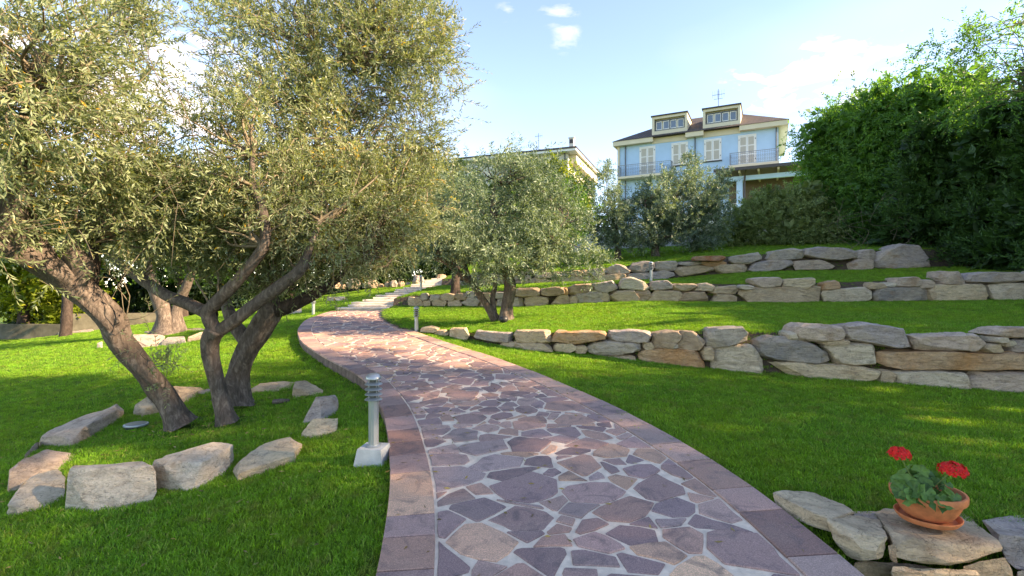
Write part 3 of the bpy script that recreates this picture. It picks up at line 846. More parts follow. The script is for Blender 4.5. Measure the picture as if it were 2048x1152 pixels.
w2 = empty('retaining_wall', (3, 12, 1.05), 'middle dry stone terrace wall behind the twin-trunked olive', 'stone wall', 'dry stone terrace walls')
S2 = [
 (rect(815,592,831,616), 'cream'), ([(818,616),(826,597),(840,594),(846,606),(846,616)], 'tan'), (rect(840,586,857,602), 'grey'), (rect(845,599,863,618), 'tan'),
 (rect(857,589,882,603), 'grey'), ([(862,606),(870,599),(888,599),(895,604),(888,618),(870,618),(863,612)], 'tan'), (rect(880,586,913,602), 'tan'), (rect(909,586,936,601), 'brown'),
 (rect(894,599,925,618), 'tan'), ([(923,606),(935,595),(952,594),(960,603),(955,613),(937,615)], 'grey'), (rect(929,582,955,596), 'grey'), (rect(953,585,986,599), 'brown'), (rect(955,597,994,617), 'tan'),
 (rect(985,584,1026,598), 'grey'), ([(994,616),(996,597),(1044,594),(1048,614)], 'grey'),
 ([(1024,592),(1032,577),(1075,575),(1081,580),(1080,592),(1050,594)], 'brown'), ([(1049,606),(1050,596),(1060,593),(1094,592),(1098,597),(1096,610),(1075,616),(1054,614)], 'tan'),
 ([(1081,590),(1083,577),(1110,574),(1128,575),(1130,588),(1120,591),(1095,593)], 'brown'), ([(1102,610),(1118,590),(1136,588),(1142,604),(1138,612)], 'tan'), (rect(1120,576,1139,590), 'orange'),
 ([(1138,588),(1138,577),(1150,569),(1186,567),(1190,580),(1165,585),(1145,591)], 'brown'), ([(1187,580),(1188,567),(1226,561),(1238,573),(1236,578),(1212,587)], 'lilac'),
 ([(1152,592),(1154,585),(1203,581),(1216,598),(1202,608),(1158,610)], 'grey'), (rect(1138,590,1156,612), 'tan'),
 ([(1217,588),(1225,583),(1235,580),(1269,580),(1281,596),(1276,604),(1230,605),(1220,598)], 'tan'), (rect(1200,584,1222,604), 'tan'),
 ([(1240,572),(1248,557),(1264,554),(1290,564),(1299,576),(1297,582),(1262,580),(1242,578)], 'white'), (rect(1268,579,1304,604), 'brown'),
 ([(1302,575),(1306,564),(1320,560),(1336,561),(1346,570),(1344,580),(1305,580)], 'lilac'), ([(1346,570),(1352,567),(1390,568),(1395,572),(1388,580),(1370,583),(1348,579)], 'tan'),
 ([(1293,604),(1312,581),(1360,582),(1370,588),(1355,606),(1320,606)], 'tan'), ([(1352,605),(1368,584),(1416,583),(1416,603),(1385,605),(1370,607)], 'brown'),
 ([(1390,581),(1400,568),(1415,566),(1428,570),(1432,575),(1428,583)], 'cream'), ([(1422,588),(1423,575),(1472,571),(1478,580),(1474,588)], 'tan'), (rect(1424,586,1477,611), 'tan'),
 (rect(1479,569,1508,580), 'pale'), ([(1501,558),(1520,555),(1562,555),(1567,562),(1560,574),(1525,577),(1508,568)], 'pink'), ([(1568,574),(1570,558),(1600,557),(1630,556),(1630,575),(1600,576)], 'cream'),
 ([(1481,595),(1483,580),(1500,576),(1580,574),(1630,572),(1641,574),(1637,607),(1560,608),(1490,606)], 'tan'), ([(1646,580),(1647,566),(1672,561),(1678,564),(1682,579)], 'orange'),
 ([(1647,588),(1652,580),(1690,577),(1730,575),(1746,583),(1749,598),(1745,606),(1680,608),(1655,606)], 'pale'), (rect(1737,565,1776,579), 'tan'), (rect(1771,564,1792,574), 'white'),
 ([(1789,572),(1792,556),(1835,554),(1842,560),(1840,573),(1810,574)], 'pink'), (rect(1838,558,1871,577), 'pink'), ([(1750,590),(1760,576),(1800,571),(1850,574),(1859,582),(1857,600),(1800,604),(1755,602)], 'dark'),
 ([(1880,555),(1882,543),(1918,543),(1930,560),(1932,568),(1890,569)], 'pink'), ([(1868,604),(1866,575),(1872,569),(1970,568),(1976,590),(1972,604)], 'cream'), (rect(1858,575,1872,602), 'tan'),
 ([(1934,560),(1945,546),(1990,542),(2050,544),(2060,560),(2000,567),(1945,567)], 'lilac'), ([(1976,584),(1985,570),(2030,566),(2085,568),(2085,606),(2000,604)], 'pale'), (rect(2062,540,2150,569), 'grey'), (rect(2086,566,2190,608), 'tan')]
for i, (o, t) in enumerate(S2): poly_rock(W2, w2, o, t, 400 + i, .38)

w3 = empty('retaining_wall', (6, 15, 1.7), 'uppermost dry stone terrace wall ending in a big grey boulder below the hedge', 'stone wall', 'dry stone terrace walls')
S3 = [
 (rect(1069,540,1096,558), 'lilac'), ([(1083,553),(1095,545),(1120,543),(1128,548),(1125,553),(1095,556)], 'grey'), (rect(1064,555,1104,570), 'tan'), (rect(1102,552,1139,569), 'tan'),
 (rect(1126,544,1142,554), 'grey'), ([(1138,560),(1140,551),(1180,550),(1186,556),(1183,566),(1142,567)], 'tan'), (rect(1139,540,1169,552), 'tan'), (rect(1163,540,1178,551), 'brown'),
 ([(1175,548),(1177,540),(1200,537),(1206,534),(1213,540),(1212,550),(1190,553)], 'lilac'), ([(1213,546),(1216,536),(1232,529),(1246,529),(1262,540),(1258,547),(1230,550)], 'pink'),
 ([(1187,555),(1195,551),(1250,546),(1253,552),(1248,560),(1210,567),(1192,563)], 'tan'), ([(1260,537),(1268,526),(1288,522),(1308,525),(1311,538),(1290,545),(1266,546)], 'dark'),
 ([(1312,541),(1312,524),(1352,522),(1356,527),(1352,540),(1335,542)], 'grey'), ([(1250,552),(1260,547),(1298,545),(1302,555),(1298,565),(1270,565)], 'lilac'), ([(1299,563),(1302,545),(1330,541),(1348,545),(1350,551),(1325,561)], 'lilac'),
 ([(1351,541),(1356,534),(1392,530),(1425,533),(1430,541),(1385,550),(1362,552)], 'tan'), ([(1358,530),(1362,524),(1400,523),(1410,526),(1390,531),(1370,532)], 'grey'), (rect(1402,521,1456,533), 'orange'),
 ([(1427,534),(1440,529),(1488,528),(1495,537),(1490,545),(1445,547),(1436,543)], 'tan'), ([(1458,520),(1465,513),(1522,504),(1525,508),(1524,518),(1500,527),(1470,529)], 'grey'),
 ([(1497,542),(1510,525),(1550,520),(1583,520),(1587,530),(1560,540),(1510,546)], 'lilac'), ([(1534,512),(1545,502),(1590,496),(1605,498),(1609,512),(1600,520),(1540,521)], 'grey'),
 ([(1591,541),(1590,522),(1640,519),(1665,525),(1675,530),(1660,541)], 'pink'), ([(1611,510),(1615,497),(1640,494),(1700,497),(1714,503),(1714,515),(1680,521),(1640,519)], 'lilac'),
 ([(1713,518),(1722,500),(1748,498),(1753,506),(1750,520)], 'lilac'), ([(1698,528),(1715,519),(1740,518),(1751,523),(1745,538),(1720,542),(1702,539)], 'pink'),
 ([(1752,520),(1762,506),(1790,496),(1802,488),(1840,492),(1850,506),(1858,516),(1868,534),(1800,541),(1775,538),(1754,532)], 'lilac')]
for i, (o, t) in enumerate(S3): poly_rock(W3, w3, o, t, 500 + i, .6 if i == len(S3) - 1 else .38, 0, 20 if i == len(S3) - 1 else 10)
# small rubble where that wall turns to run beside the steps
rr = random.Random(4)
for i in range(34):
    t = i / 33; px = 915 + 150 * t; base = 578 - 12 * t; lvl = (i % 3)
    w = rr.uniform(11, 19); h = rr.uniform(7, 11); y1 = base - lvl * 9 + rr.uniform(-2, 2)
    poly_rock(W3, w3, rect(px - w / 2, y1 - h, px + w / 2, y1 + (3 if lvl == 0 else 1)), rr.choice(['tan', 'pink', 'grey', 'cream', 'brown']), 560 + i, .3, lvl * .05, 7)

def hull_rock(name, ground, top, tone, seed, label, cat='rock', group=None, parent=None, side='L', res=14, p=34, rough=.020, sink=.04, chisel=7):
    gp = [G(a, b, side) for a, b in ground]; od = sorted((a, q.y) for (a, b), q in zip(ground, gp))
    dg = lambda px: float(np.interp(px, [k for k, _ in od], [k for _, k in od]))
    pts = [q + Vector((0, 0, -sink)) for q in gp]
    for px, py, dd in top:
        q = P(px, py, dg(px) + dd); pts.append(q)
        zg = (float(zL(q.x, q.y)) if side == 'L' else zR(q.x, q.y)) - sink
        pts.append(Vector((q.x * 1.0, q.y, min(zg, q.z - .03))))
    return rock(name, pts, parent, TONE[tone] if isinstance(tone, str) else tone, seed, res, p, rough, chisel, label, cat, group)
RG = 'rocks edging the olive tree bed'
RING = [
 ([(130,1022),(200,1026),(316,1003)], [(132,940,.05),(305,932,.1),(313,942,.1),(150,931,.2),(210,926,.3),(285,922,.3)], 'white', 'big upright grey slab with flat front, at the near side of the olive bed'),
 ([(342,978),(385,985),(448,955)], [(306,922,.02),(328,930,-.02),(412,917,.05),(467,881,.35),(440,881,.4),(330,910,.3)], 'white', 'pale wedge-shaped block with pointed ends between upright slab and stained flat rock'),
 ([(458,945),(475,962),(590,925),(605,900)], [(460,940,.0),(475,948,-.05),(590,905,.0),(604,888,.1),(580,872,.5),(530,885,.45),(480,920,.2)], 'cream', 'long flat rock with brown stained top nearest the lamp on the bed'),
 ([(600,878),(640,880),(672,868)], [(603,866,0.02),(625,837,.15),(676,836,.2),(674,862,.05)], 'cream', 'blocky tan rock behind the stained flat rock of the olive bed'),
 ([(598,852),(640,850),(675,828)], [(605,843,.05),(640,803,.2),(632,794,.25),(670,789,.3),(677,800,.2)], 'lilac', 'grey layered rock at the far corner of the olive bed by the path'),
 ([(588,796),(648,790)], [(584,778,.02),(590,762,.3),(610,760,.35),(646,780,.1)], 'tan', 'flat triangular tan rock behind the trunks of the olive bed'),
 ([(500,788),(580,780)], [(498,780,.0),(520,766,.25),(570,762,.3),(592,764,.3),(580,774,.1)], 'tan', 'long low brown rock behind the gnarled olive stump'),
 ([(76,893),(150,895),(182,872),(245,835)], [(75,875,0.0),(85,862,.3),(235,808,.25),(248,812,.15),(150,866,.05),(182,857,.1)], 'pink', 'long straight beam-like slab on the outer side of the olive bed'),
 ([(45,925),(72,908)], [(50,908,.05),(72,885,.2),(78,880,.25)], 'lilac', 'narrow grey sliver at the end of the long beam-like slab'),
 ([(0,998),(60,975),(150,935)], [(0,965,.05),(20,930,.2),(90,897,.5),(120,905,.4),(165,909,.45),(110,935,.1)], 'pink', 'pinkish leaning rock at the outer corner of the olive bed'),
 ([(18,1038),(60,1025),(130,1008)], [(10,1015,.0),(35,982,.15),(60,946,.4),(115,938,.45),(131,955,.3),(50,1000,.05)], 'pale', 'pale veined rock tilted against the big upright slab'),
 ([(262,832),(300,833),(400,795)], [(270,810,.1),(290,795,.2),(350,772,.4),(395,768,.4),(410,780,.3),(300,815,.05)], 'tan', 'large brown slab lying behind the leaning olive trunk'),
 ([(392,792),(425,788)], [(394,782,.05),(420,776,.15)], 'lilac', 'small grey stone between the two olive trunks'),
]
for i, (g, t, tn, lb) in enumerate(RING): hull_rock('rock', g, t, tn, 700 + i, lb, 'rock', RG, res=20 if i in (0, 1, 2, 7, 9, 10) else 14)
FAR = [
 ([(195,698),(206,697)], [(194,686,.05),(205,682,.1)], 'white', 'small white stone left of the leaning trunk on the sunny lawn', 'rocks round the far olive'),
 ([(248,700),(325,692)], [(246,680,.1),(262,669,.3),(318,668,.4),(330,672,.3)], 'pink', 'bulky pinkish rock before the far twin olive trunks', 'rocks round the far olive'),
 ([(324,692),(372,687)], [(322,680,.05),(330,675,.2),(368,672,.3),(372,678,.1)], 'grey', 'low grey stone beside the bulky rock under the far olive', 'rocks round the far olive'),
 ([(372,685),(415,678)], [(371,676,.05),(400,664,.2),(416,662,.3)], 'cream', 'long tan stone at the path side of the far olive bed', 'rocks round the far olive'),
 ([(286,668),(320,668)], [(290,662,.1),(318,661,.2)], 'tan', 'thin stone at the foot of the far twin olive trunks', 'rocks round the far olive'),
 ([(365,662),(410,662)], [(366,657,.1),(408,656,.2)], 'cream', 'thin stone behind the far twin olive trunks', 'rocks round the far olive'),
 ([(50,672),(82,672)], [(56,662,.1),(74,658,.3),(82,665,.2)], 'white', 'pale pointed stone on the lawn before the low wall', 'stones on the far lawn'),
 ([(92,672),(124,671)], [(94,667,.1),(122,666,.2)], 'pale', 'flat pale stone near the thin dark tree trunk', 'stones on the far lawn'),
 ([(126,670),(190,663)], [(130,664,.1),(186,657,.3)], 'pink', 'long flat stone beside the thin dark tree trunk', 'stones on the far lawn'),
 ([(566,630),(604,626)], [(568,622,.1),(585,618,.2),(603,616,.3)], 'pale', 'low pale stone at the lawn edge beside the path lamp', 'stones on the far lawn'),
 ([(656,603),(690,601)], [(654,594,.1),(690,592,.3)], 'pale', 'flat slab of stone lying on the lawn left of the steps', 'stones on the far lawn'),
]
for i, (g, t, tn, lb, gr) in enumerate(FAR): hull_rock('rock', g, t, tn, 740 + i, lb, 'rock', gr, res=10)
# boulders along the far edge of the lawn, left of the steps
BO = empty('boulder_edging', (-6, 22, 1), 'row of rounded boulders bordering the lawn left of the steps', 'stone border')
rr = random.Random(8)
px = 640
while px < 868:
    w = rr.uniform(9, 30); h = w * rr.uniform(.45, .75)
    d = 22.5 + rr.uniform(-.2, .2) + (0 if px < 800 else .6)
    base = 577 - (px - 640) / 228 * 8
    pts = []
    for a in range(8):
        an = a / 8 * 6.283
        for k, (s, dz) in enumerate(((.85, 2), (1, -h * .4), (.6, -h))):
            q = P(px + w / 2 + math.cos(an) * w / 2 * s, base + dz, d); q.y += math.sin(an) * w / 2 * s * d / F; pts.append(q)
    rock('stone', pts, BO, TONE[rr.choice(['dark', 'brown', 'grey', 'brown'])], int(px), 7, 10, .05, 4)
    px += w * rr.uniform(.8, 1.1)

# low wall by the path with the flower pot on it
nw = empty('low_stone_wall', (2.2, 2.75, -.25), 'low rough stone wall carrying the flower pot, at the path edge', 'stone wall')
def near_rock(pts3, tone, seed, res=20, p=20, rough=.018): return rock('stone', [P(*q) for q in pts3], nw, TONE[tone], seed, res, 40, rough, 8)
near_rock([(1544,985,3.28),(1560,974,3.36),(1630,985,3.32),(1705,1013,3.1),(1708,1022,3.0),(1655,1040,2.84),(1580,1002,3.12),(1552,1020,3.2),(1660,1068,2.84),(1600,1045,3.0),(1700,1060,3.05),(1640,1030,3.3)], 'cream', 801)
near_rock([(1652,1035,2.86),(1690,1026,3.0),(1716,1034,2.95),(1775,1075,2.68),(1770,1090,2.62),(1706,1076,2.66),(1660,1090,2.80),(1715,1126,2.66),(1768,1122,2.62),(1760,1040,2.95),(1760,1090,2.9)], 'cream', 802)
near_rock([(1748,1024,3.05),(1770,1017,3.12),(1930,1024,3.14),(2000,1082,2.72),(2006,1095,2.66),(1985,1078,2.72),(1800,1074,2.66),(1790,1080,2.64),(1795,1120,2.62),(1850,1136,2.60),(1930,1138,2.58),(2000,1118,2.64),(1760,1060,3.1),(1950,1060,3.15)], 'tan', 803)
near_rock([(1960,1035,3.0),(1985,1022,3.15),(2060,1020,3.15),(2120,1040,3.0),(2110,1080,2.75),(2000,1070,2.78),(2005,1100,2.74),(2025,1142,2.7),(2110,1150,2.7),(2100,1100,3.1)], 'lilac', 804)
near_rock([(1698,1022,3.12),(1760,1022,3.1),(1755,1050,2.9),(1712,1045,2.95),(1720,1060,3.1),(1765,1060,3.1)], 'lilac', 805, 10)
near_rock([(1700,1118,2.74),(1840,1130,2.66),(1900,1142,2.62),(1900,1185,2.62),(1720,1180,2.72),(1820,1140,2.9),(1880,1175,2.9)], 'brown', 806)
near_rock([(1780,1130,2.62),(1900,1140,2.6),(1960,1138,2.6),(1955,1200,2.6),(1790,1200,2.62),(1850,1160,2.85)], 'tan', 807)
near_rock([(1920,1130,2.66),(2010,1112,2.68),(2030,1150,2.66),(2020,1200,2.66),(1925,1190,2.66),(1980,1150,2.9)], 'tan', 808)
near_rock([(1775,1090,2.66),(1790,1088,2.66),(1795,1126,2.64),(1780,1122,2.64),(1785,1105,2.75)], 'brown', 809, 7)
near_rock([(2030,1140,2.68),(2140,1130,2.7),(2140,1210,2.7),(2030,1210,2.68),(2080,1160,2.9)], 'grey', 810)
near_rock([(2115,1030,3.05),(2230,1050,2.95),(2230,1150,2.75),(2115,1120,2.75),(2170,1060,3.15)], 'tan', 811)

# ------------------------------------------------------------------ trees and other plants
def catmull(pts, rad, step):
    P_ = [Vector(p) for p in pts]; out = []; rr_ = []
    n = len(P_)
    for i in range(n - 1):
        p0, p1, p2, p3 = P_[max(i - 1, 0)], P_[i], P_[i + 1], P_[min(i + 2, n - 1)]
        k = max(2, int((p2 - p1).length / step))
        for q in range(k):
            t = q / k
            out.append(.5 * ((2 * p1) + (p2 - p0) * t + (2 * p0 - 5 * p1 + 4 * p2 - p3) * t * t + (3 * p1 - p0 - 3 * p2 + p3) * t ** 3))
            rr_.append(rad[i] + (rad[i + 1] - rad[i]) * t)
    out.append(P_[-1]); rr_.append(rad[-1]); return out, rr_
def limb(name, pts, rad, m, parent, sides=16, step=.05, rough=.16, seed=0, knots=(), flare=0.0):
    c, r = catmull(pts, rad, step); V = []; Fc = []
    a = None; n = len(c); o3 = Vector((seed * 3.1, seed * 1.7, 0)); acc = 0
    for i in range(n):
        t = (c[min(i + 1, n - 1)] - c[max(i - 1, 0)]).normalized()
        if a is None: a = t.orthogonal().normalized()
        a = (a - t * a.dot(t)).normalized(); b = t.cross(a)
        if i: acc += (c[i] - c[i - 1]).length
        fl = 1 + flare * math.exp(-acc / .10)
        for k in range(sides):
            an = 6.28318 * k / sides; d = a * math.cos(an) + b * math.sin(an)
            q = Vector((math.cos(an) * 1.6, math.sin(an) * 1.6, acc * 2.2)) + o3
            w = noise.noise(q) * 1.0 + .6 * noise.noise(Vector((math.cos(an) * 4, math.sin(an) * 4, acc * 3.5)) + o3) + .3 * noise.noise(q * 5)
            rid = 1 - 2 * abs(noise.noise(Vector((math.cos(an) * 2.6, math.sin(an) * 2.6, acc * 1.1)) + o3))
            f = 1 + rough * w + rough * .55 * (rid - .55)
            for kp, kr, ks in knots:
                e = (c[i] + d * r[i] - kp).length
                if e < kr * 2.2: f += ks * math.exp(-(e / kr) ** 2)
            lobes = 1 + (flare * .35 * math.exp(-acc / .16)) * math.sin(an * 3 + seed)
            V.append(c[i] + d * r[i] * f * fl * lobes)
    for i in range(n - 1):
        for k in range(sides):
            k2 = (k + 1) % sides; Fc.append((i * sides + k, i * sides + k2, (i + 1) * sides + k2, (i + 1) * sides + k))
    Fc.append(tuple((n - 1) * sides + k for k in range(sides)))
    return mk(name, V, Fc, m, parent, smooth=True)

def leaves_np(pos, dr, L, W, rg, fold=.25):
    n = len(pos)
    r = rg.normal(0, 1, (n, 3)); side = np.cross(dr, r); side /= np.linalg.norm(side, axis=1)[:, None] + 1e-9
    up = np.cross(side, dr)
    L = L[:, None]; W = W[:, None]
    mid = pos + dr * L * .48 + up * W * fold
    v = np.stack([pos, mid + side * W * .5 - up * W * fold * .5, pos + dr * L - up * L * .06, mid - side * W * .5 - up * W * fold * .5], 1).reshape(-1, 3)
    b = np.arange(n)[:, None] * 4
    t = np.concatenate([b + np.array([[0, 1, 2]]), b + np.array([[0, 2, 3]])], 1).reshape(-1, 3)
    return v, t
def foliage(blobs, seed, leaf=(.06, .014), per=16, twig=.22, up=.25, shell=.4, planar=False, spread=.26, clus=22, yellow=0.0, dens_noise=0.0, leafangle=.9):
    rg = np.random.default_rng(seed)
    S = []; Dv = []; TT = []; CC = []
    for c, rad, nt_ in blobs:
        c = np.array(c); rad = np.array(rad); k = max(3, int(nt_ / clus))
        d = rg.normal(0, 1, (k, 3)); d /= np.linalg.norm(d, axis=1)[:, None]
        rr_ = (shell + (1 - shell) * rg.random(k) ** .6)[:, None]
        cc = c + d * rad * rr_
        own = rg.integers(0, k, nt_)
        p = cc[own] + rg.normal(0, 1, (nt_, 3)) * rad * spread
        dd = d[own] * .75 + rg.normal(0, .55, (nt_, 3)); dd[:, 2] += up
        dd /= np.linalg.norm(dd, axis=1)[:, None] + 1e-9
        S.append(p); Dv.append(dd); TT.append(rg.normal(0, .11, k)[own]); CC.append(cc)
    S = np.concatenate(S); Dv = np.concatenate(Dv); TT = np.concatenate(TT); CC = np.concatenate(CC)
    n = len(S); tl = twig * rg.uniform(.6, 1.3, n)
    bend = rg.normal(0, .35, (n, 3)); bend[:, 2] -= .15
    f = (np.arange(per) + .5) / per
    pos = S[:, None, :] + Dv[:, None, :] * (tl[:, None] * f)[:, :, None] + bend[:, None, :] * (tl[:, None] * f ** 2 * .5)[:, :, None]
    # leaves leave the twig in alternate directions
    a = np.cross(Dv, rg.normal(0, 1, (n, 3))); a /= np.linalg.norm(a, axis=1)[:, None] + 1e-9
    b = np.cross(Dv, a)
    if planar: ph = np.where(np.arange(per) % 2 == 0, 0, math.pi)[None, :] + rg.normal(0, .25, (n, per))
    else: ph = (np.arange(per) * 2.2)[None, :] + rg.random((n, 1)) * 6.28 + rg.normal(0, .4, (n, per))
    rd = a[:, None, :] * np.cos(ph)[:, :, None] + b[:, None, :] * np.sin(ph)[:, :, None]
    ld = Dv[:, None, :] * .75 + rd * leafangle + bend[:, None, :] * .2 + rg.normal(0, .18, (n, per, 3))
    ld /= np.linalg.norm(ld, axis=2)[:, :, None]
    N_ = n * per
    L = leaf[0] * rg.uniform(.6, 1.25, N_); W = leaf[1] * rg.uniform(.7, 1.2, N_)
    v, t = leaves_np(pos.reshape(-1, 3), ld.reshape(-1, 3), L, W, rg)
    ti = np.clip(.48 + np.repeat(TT, per) + rg.normal(0, .17, N_), 0, .93)
    if yellow: ti[rg.random(N_) < yellow] = 1.25
    return v, t, np.repeat(ti, 2), (S, Dv, bend, tl), CC
def twig_mesh(tw, r=.0022, frac=1.0, seed=0):
    S, D, B, tl = tw; rg = np.random.default_rng(seed)
    if frac < 1: k = rg.random(len(S)) < frac; S, D, B, tl = S[k], D[k], B[k], tl[k]
    n = len(S); a = np.cross(D, rg.normal(0, 1, (n, 3))); a /= np.linalg.norm(a, axis=1)[:, None] + 1e-9; b = np.cross(D, a)
    V = []
    for f, rr_ in ((-.25, 1.6), (.45, 1.1), (1.0, .5)):
        c = S + D * (tl * f)[:, None] + B * (tl * max(f, 0) ** 2 * .5)[:, None]
        for k in range(3):
            V.append(c + (a * math.cos(k * 2.094) + b * math.sin(k * 2.094)) * r * rr_)
    V = np.stack(V, 1).reshape(-1, 3); base = np.arange(n)[:, None] * 9; T = []
    for s in range(2):
        for k in range(3):
            p, q = s * 3 + k, s * 3 + (k + 1) % 3
            T.append([p, q, q + 3]); T.append([p, q + 3, p + 3])
    T = (base[:, None, :] + np.array(T)[None]).reshape(-1, 3)
    return V, T
def branches(nodes, targets, r0, seed, sides=5, keep=1.0, sag=.12):
    """one curved bough from the nearest limb to each leaf cluster"""
    rg = np.random.default_rng(seed); nodes = np.array([tuple(p) for p in nodes]); V = []; T = []
    for c in targets:
        if rg.random() > keep: continue
        dd = np.linalg.norm(nodes - c, axis=1) + .6 * np.maximum(0, nodes[:, 2] - c[2] + .15)
        s = nodes[int(np.argmin(dd))]; L = np.linalg.norm(c - s)
        if L < .08: continue
        m1 = s + (c - s) * .35 + rg.normal(0, .09, 3) * L + np.array([0, 0, -sag * L * .3]); m2 = s + (c - s) * .7 + rg.normal(0, .08, 3) * L + np.array([0, 0, sag * L * .5])
        pts, rad = catmull([Vector(s), Vector(m1), Vector(m2), Vector(c)], [r0 * min(1.3, .5 + L * .5), r0 * .62, r0 * .4, r0 * .2], max(.08, L / 9))
        b = len(V); a = None
        for i, p in enumerate(pts):
            t = (pts[min(i + 1, len(pts) - 1)] - pts[max(i - 1, 0)]).normalized()
            a = t.orthogonal().normalized() if a is None else (a - t * a.dot(t)).normalized()
            bb = t.cross(a)
            for k in range(sides): V.append(p + (a * math.cos(6.283 * k / sides) + bb * math.sin(6.283 * k / sides)) * rad[i])
        for i in range(len(pts) - 1):
            for k in range(sides):
                p, q = b + i * sides + k, b + i * sides + (k + 1) % sides
                T.append((p, q, q + sides)); T.append((p, q + sides, p + sides))
    return V, T
def blob(px, py, d, rx, ry, n, deep=1.0):
    """one mass of a crown: centre, half sizes, number of twigs"""
    c = P(px, py, d); k = d / F
    return (tuple(c), (rx * k, (rx + ry) * .5 * k * deep, ry * k), int(n))
def crown(parent, blobs, seed, m, nodes=None, r0=.02, twigs=0.0, keep=1.0, bark='twig', name='crown', inner=0.0, **kw):
    v, t, ti, tw, CC = foliage(blobs, seed, **kw)
    o = mk_tris(name, v, t, M[m], parent, ti); o['kind'] = 'stuff'
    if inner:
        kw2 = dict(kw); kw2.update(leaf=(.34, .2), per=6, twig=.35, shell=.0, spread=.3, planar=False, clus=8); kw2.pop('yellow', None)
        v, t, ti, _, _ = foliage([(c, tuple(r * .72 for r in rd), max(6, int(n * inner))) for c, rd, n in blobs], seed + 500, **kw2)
        o = mk_tris('light_block_foliage', v, t, M[m], parent, ti * .5); o['kind'] = 'stuff'  # outsized, darker-toned leaves added inside the crown to block light
    if twigs:
        tv, tt = twig_mesh(tw, .0022 if twigs <= 1 else .003, min(twigs, 1), seed); o = mk_tris('twigs', tv, tt, M['twig'], parent); o['kind'] = 'stuff'
    if nodes is not None:
        bv, bt = branches(nodes, CC, r0, seed, keep=keep)
        if bt: o = mk_tris('branches', [tuple(p) for p in bv], bt, M[bark], parent, smooth=True); o['kind'] = 'stuff'
def PP(l): return [P(*q) for q in l]

# --- the big olive in the stone-edged bed
base = G(430, 845)
OA = empty('olive_tree', base, 'big gnarled olive with three leaning trunks in the stone-edged bed', 'olive tree')
tA = PP([(362,852,5.62),(334,800,5.58),(290,742,5.45),(240,680,5.3),(222,640,5.2),(170,588,5.05),(110,545,4.85),(40,503,4.6),(-10,470,4.45),(-60,430,4.3)])
limb('trunk', tA, [0.122,0.104,0.104,0.108,0.119,0.119,0.108,0.101,0.086,0.072], M['bark'], OA, 32, .03, .20, 1, [(P(236,655,5.0), .12, .28), (P(345,790,5.4), .07, .35), (P(150,540,4.9), .1, .3)], .35)
limb('branch', PP([(150,575,5.0),(165,535,4.95),(140,498,4.9),(155,470,4.95)]), [.10,.095,.08,.05], M['bark'], OA, 14, .04, .2, 2)
limb('branch', PP([(95,535,4.8),(70,490,4.75),(52,440,4.75),(48,380,4.7),(30,300,4.6)]), [.12,.10,.085,.07,.05], M['bark'], OA, 14, .04, .16, 3)
limb('branch', PP([(20,490,4.55),(28,440,4.5),(30,380,4.4),(45,290,4.3),(70,180,4.1)]), [.11,.10,.085,.06,.04], M['bark'], OA, 14, .04, .16, 4)
limb('branch', PP([(180,590,5.05),(188,520,5.2),(195,450,5.3),(230,350,5.4)]), [.07,.06,.05,.03], M['bark_dark'], OA, 10, .05, .16, 5)
tB = PP([(455,846,5.62),(440,790,5.6),(424,725,5.55),(420,685,5.5),(432,655,5.45)])
limb('trunk', tB, [0.090,0.082,0.084,0.086,0.090], M['bark'], OA, 28, .03, .19, 6, [(P(424,735,5.45), .05, .35), (P(440,760,5.5), .04, .4), (P(432,665,5.4), .08, .3)], .35)
limb('branch', PP([(432,662,5.45),(416,628,5.4),(432,606,5.35),(462,575,5.3),(498,535,5.25),(527,492,5.2),(530,450,5.2),(520,405,5.2),(505,372,5.25),(505,310,5.3)]), [0.073,0.073,0.067,0.062,0.058,0.053,0.048,0.045,0.039,0.022], M['bark'], OA, 14, .04, .14, 7)
limb('branch', PP([(438,662,5.45),(470,640,5.42),(515,605,5.4),(560,572,5.35),(600,540,5.3),(618,500,5.3),(640,440,5.4)]), [0.073,0.067,0.064,0.060,0.053,0.039,0.022], M['bark'], OA, 14, .04, .14, 8)
limb('branch', PP([(425,632,5.45),(380,610,5.6),(335,592,5.75),(280,556,5.9),(225,515,6.0),(190,470,6.0)]), [.07,.068,.066,.06,.05,.03], M['bark'], OA, 12, .05, .16, 9)
tC = PP([(468,802,6.25),(478,745,6.25),(492,705,6.2),(520,655,6.15),(541,622,6.15),(536,575,6.2),(548,500,6.3),(560,420,6.45),(590,310,6.6),(612,215,6.8),(640,110,6.9)])
limb('trunk', tC, [0.172,0.125,0.120,0.125,0.120,0.086,0.073,0.065,0.056,0.043,0.026], M['bark_dark'] if False else M['bark'], OA, 32, .03, .27, 10, [(P(485,770,6.0), .1, .4), (P(455,785,6.1), .1, .35), (P(541,622,6.0), .1, .25)], .4)
limb('branch', PP([(500,690,6.2),(470,650,6.3),(455,615,6.4),(440,570,6.5)]), [.10,.085,.07,.04], M['bark'], OA, 12, .05, .18, 11)
limb('branch', PP([(541,622,6.15),(585,610,6.1),(625,590,6.05),(665,565,6.1),(720,525,6.3)]), [.10,.08,.065,.045,.02], M['bark_dark'], OA, 12, .05, .16, 12)
limb('branch', PP([(612,215,6.8),(650,165,6.85),(690,110,6.9),(740,60,7.0)]), [.045,.04,.03,.015], M['bark_dark'], OA, 8, .06, .14, 13)
nodesA = tA[5:] + tB[3:] + tC[4:] + PP([(30,300,4.6),(70,180,4.1),(505,372,5.25),(505,310,5.3),(527,492,5.2),(600,540,5.3),(640,440,5.4),(280,556,5.9),(190,470,6.0),(230,350,5.4),(720,525,6.3),(740,60,7.0),(690,110,6.9),(440,570,6.5),(165,480,4.95)])
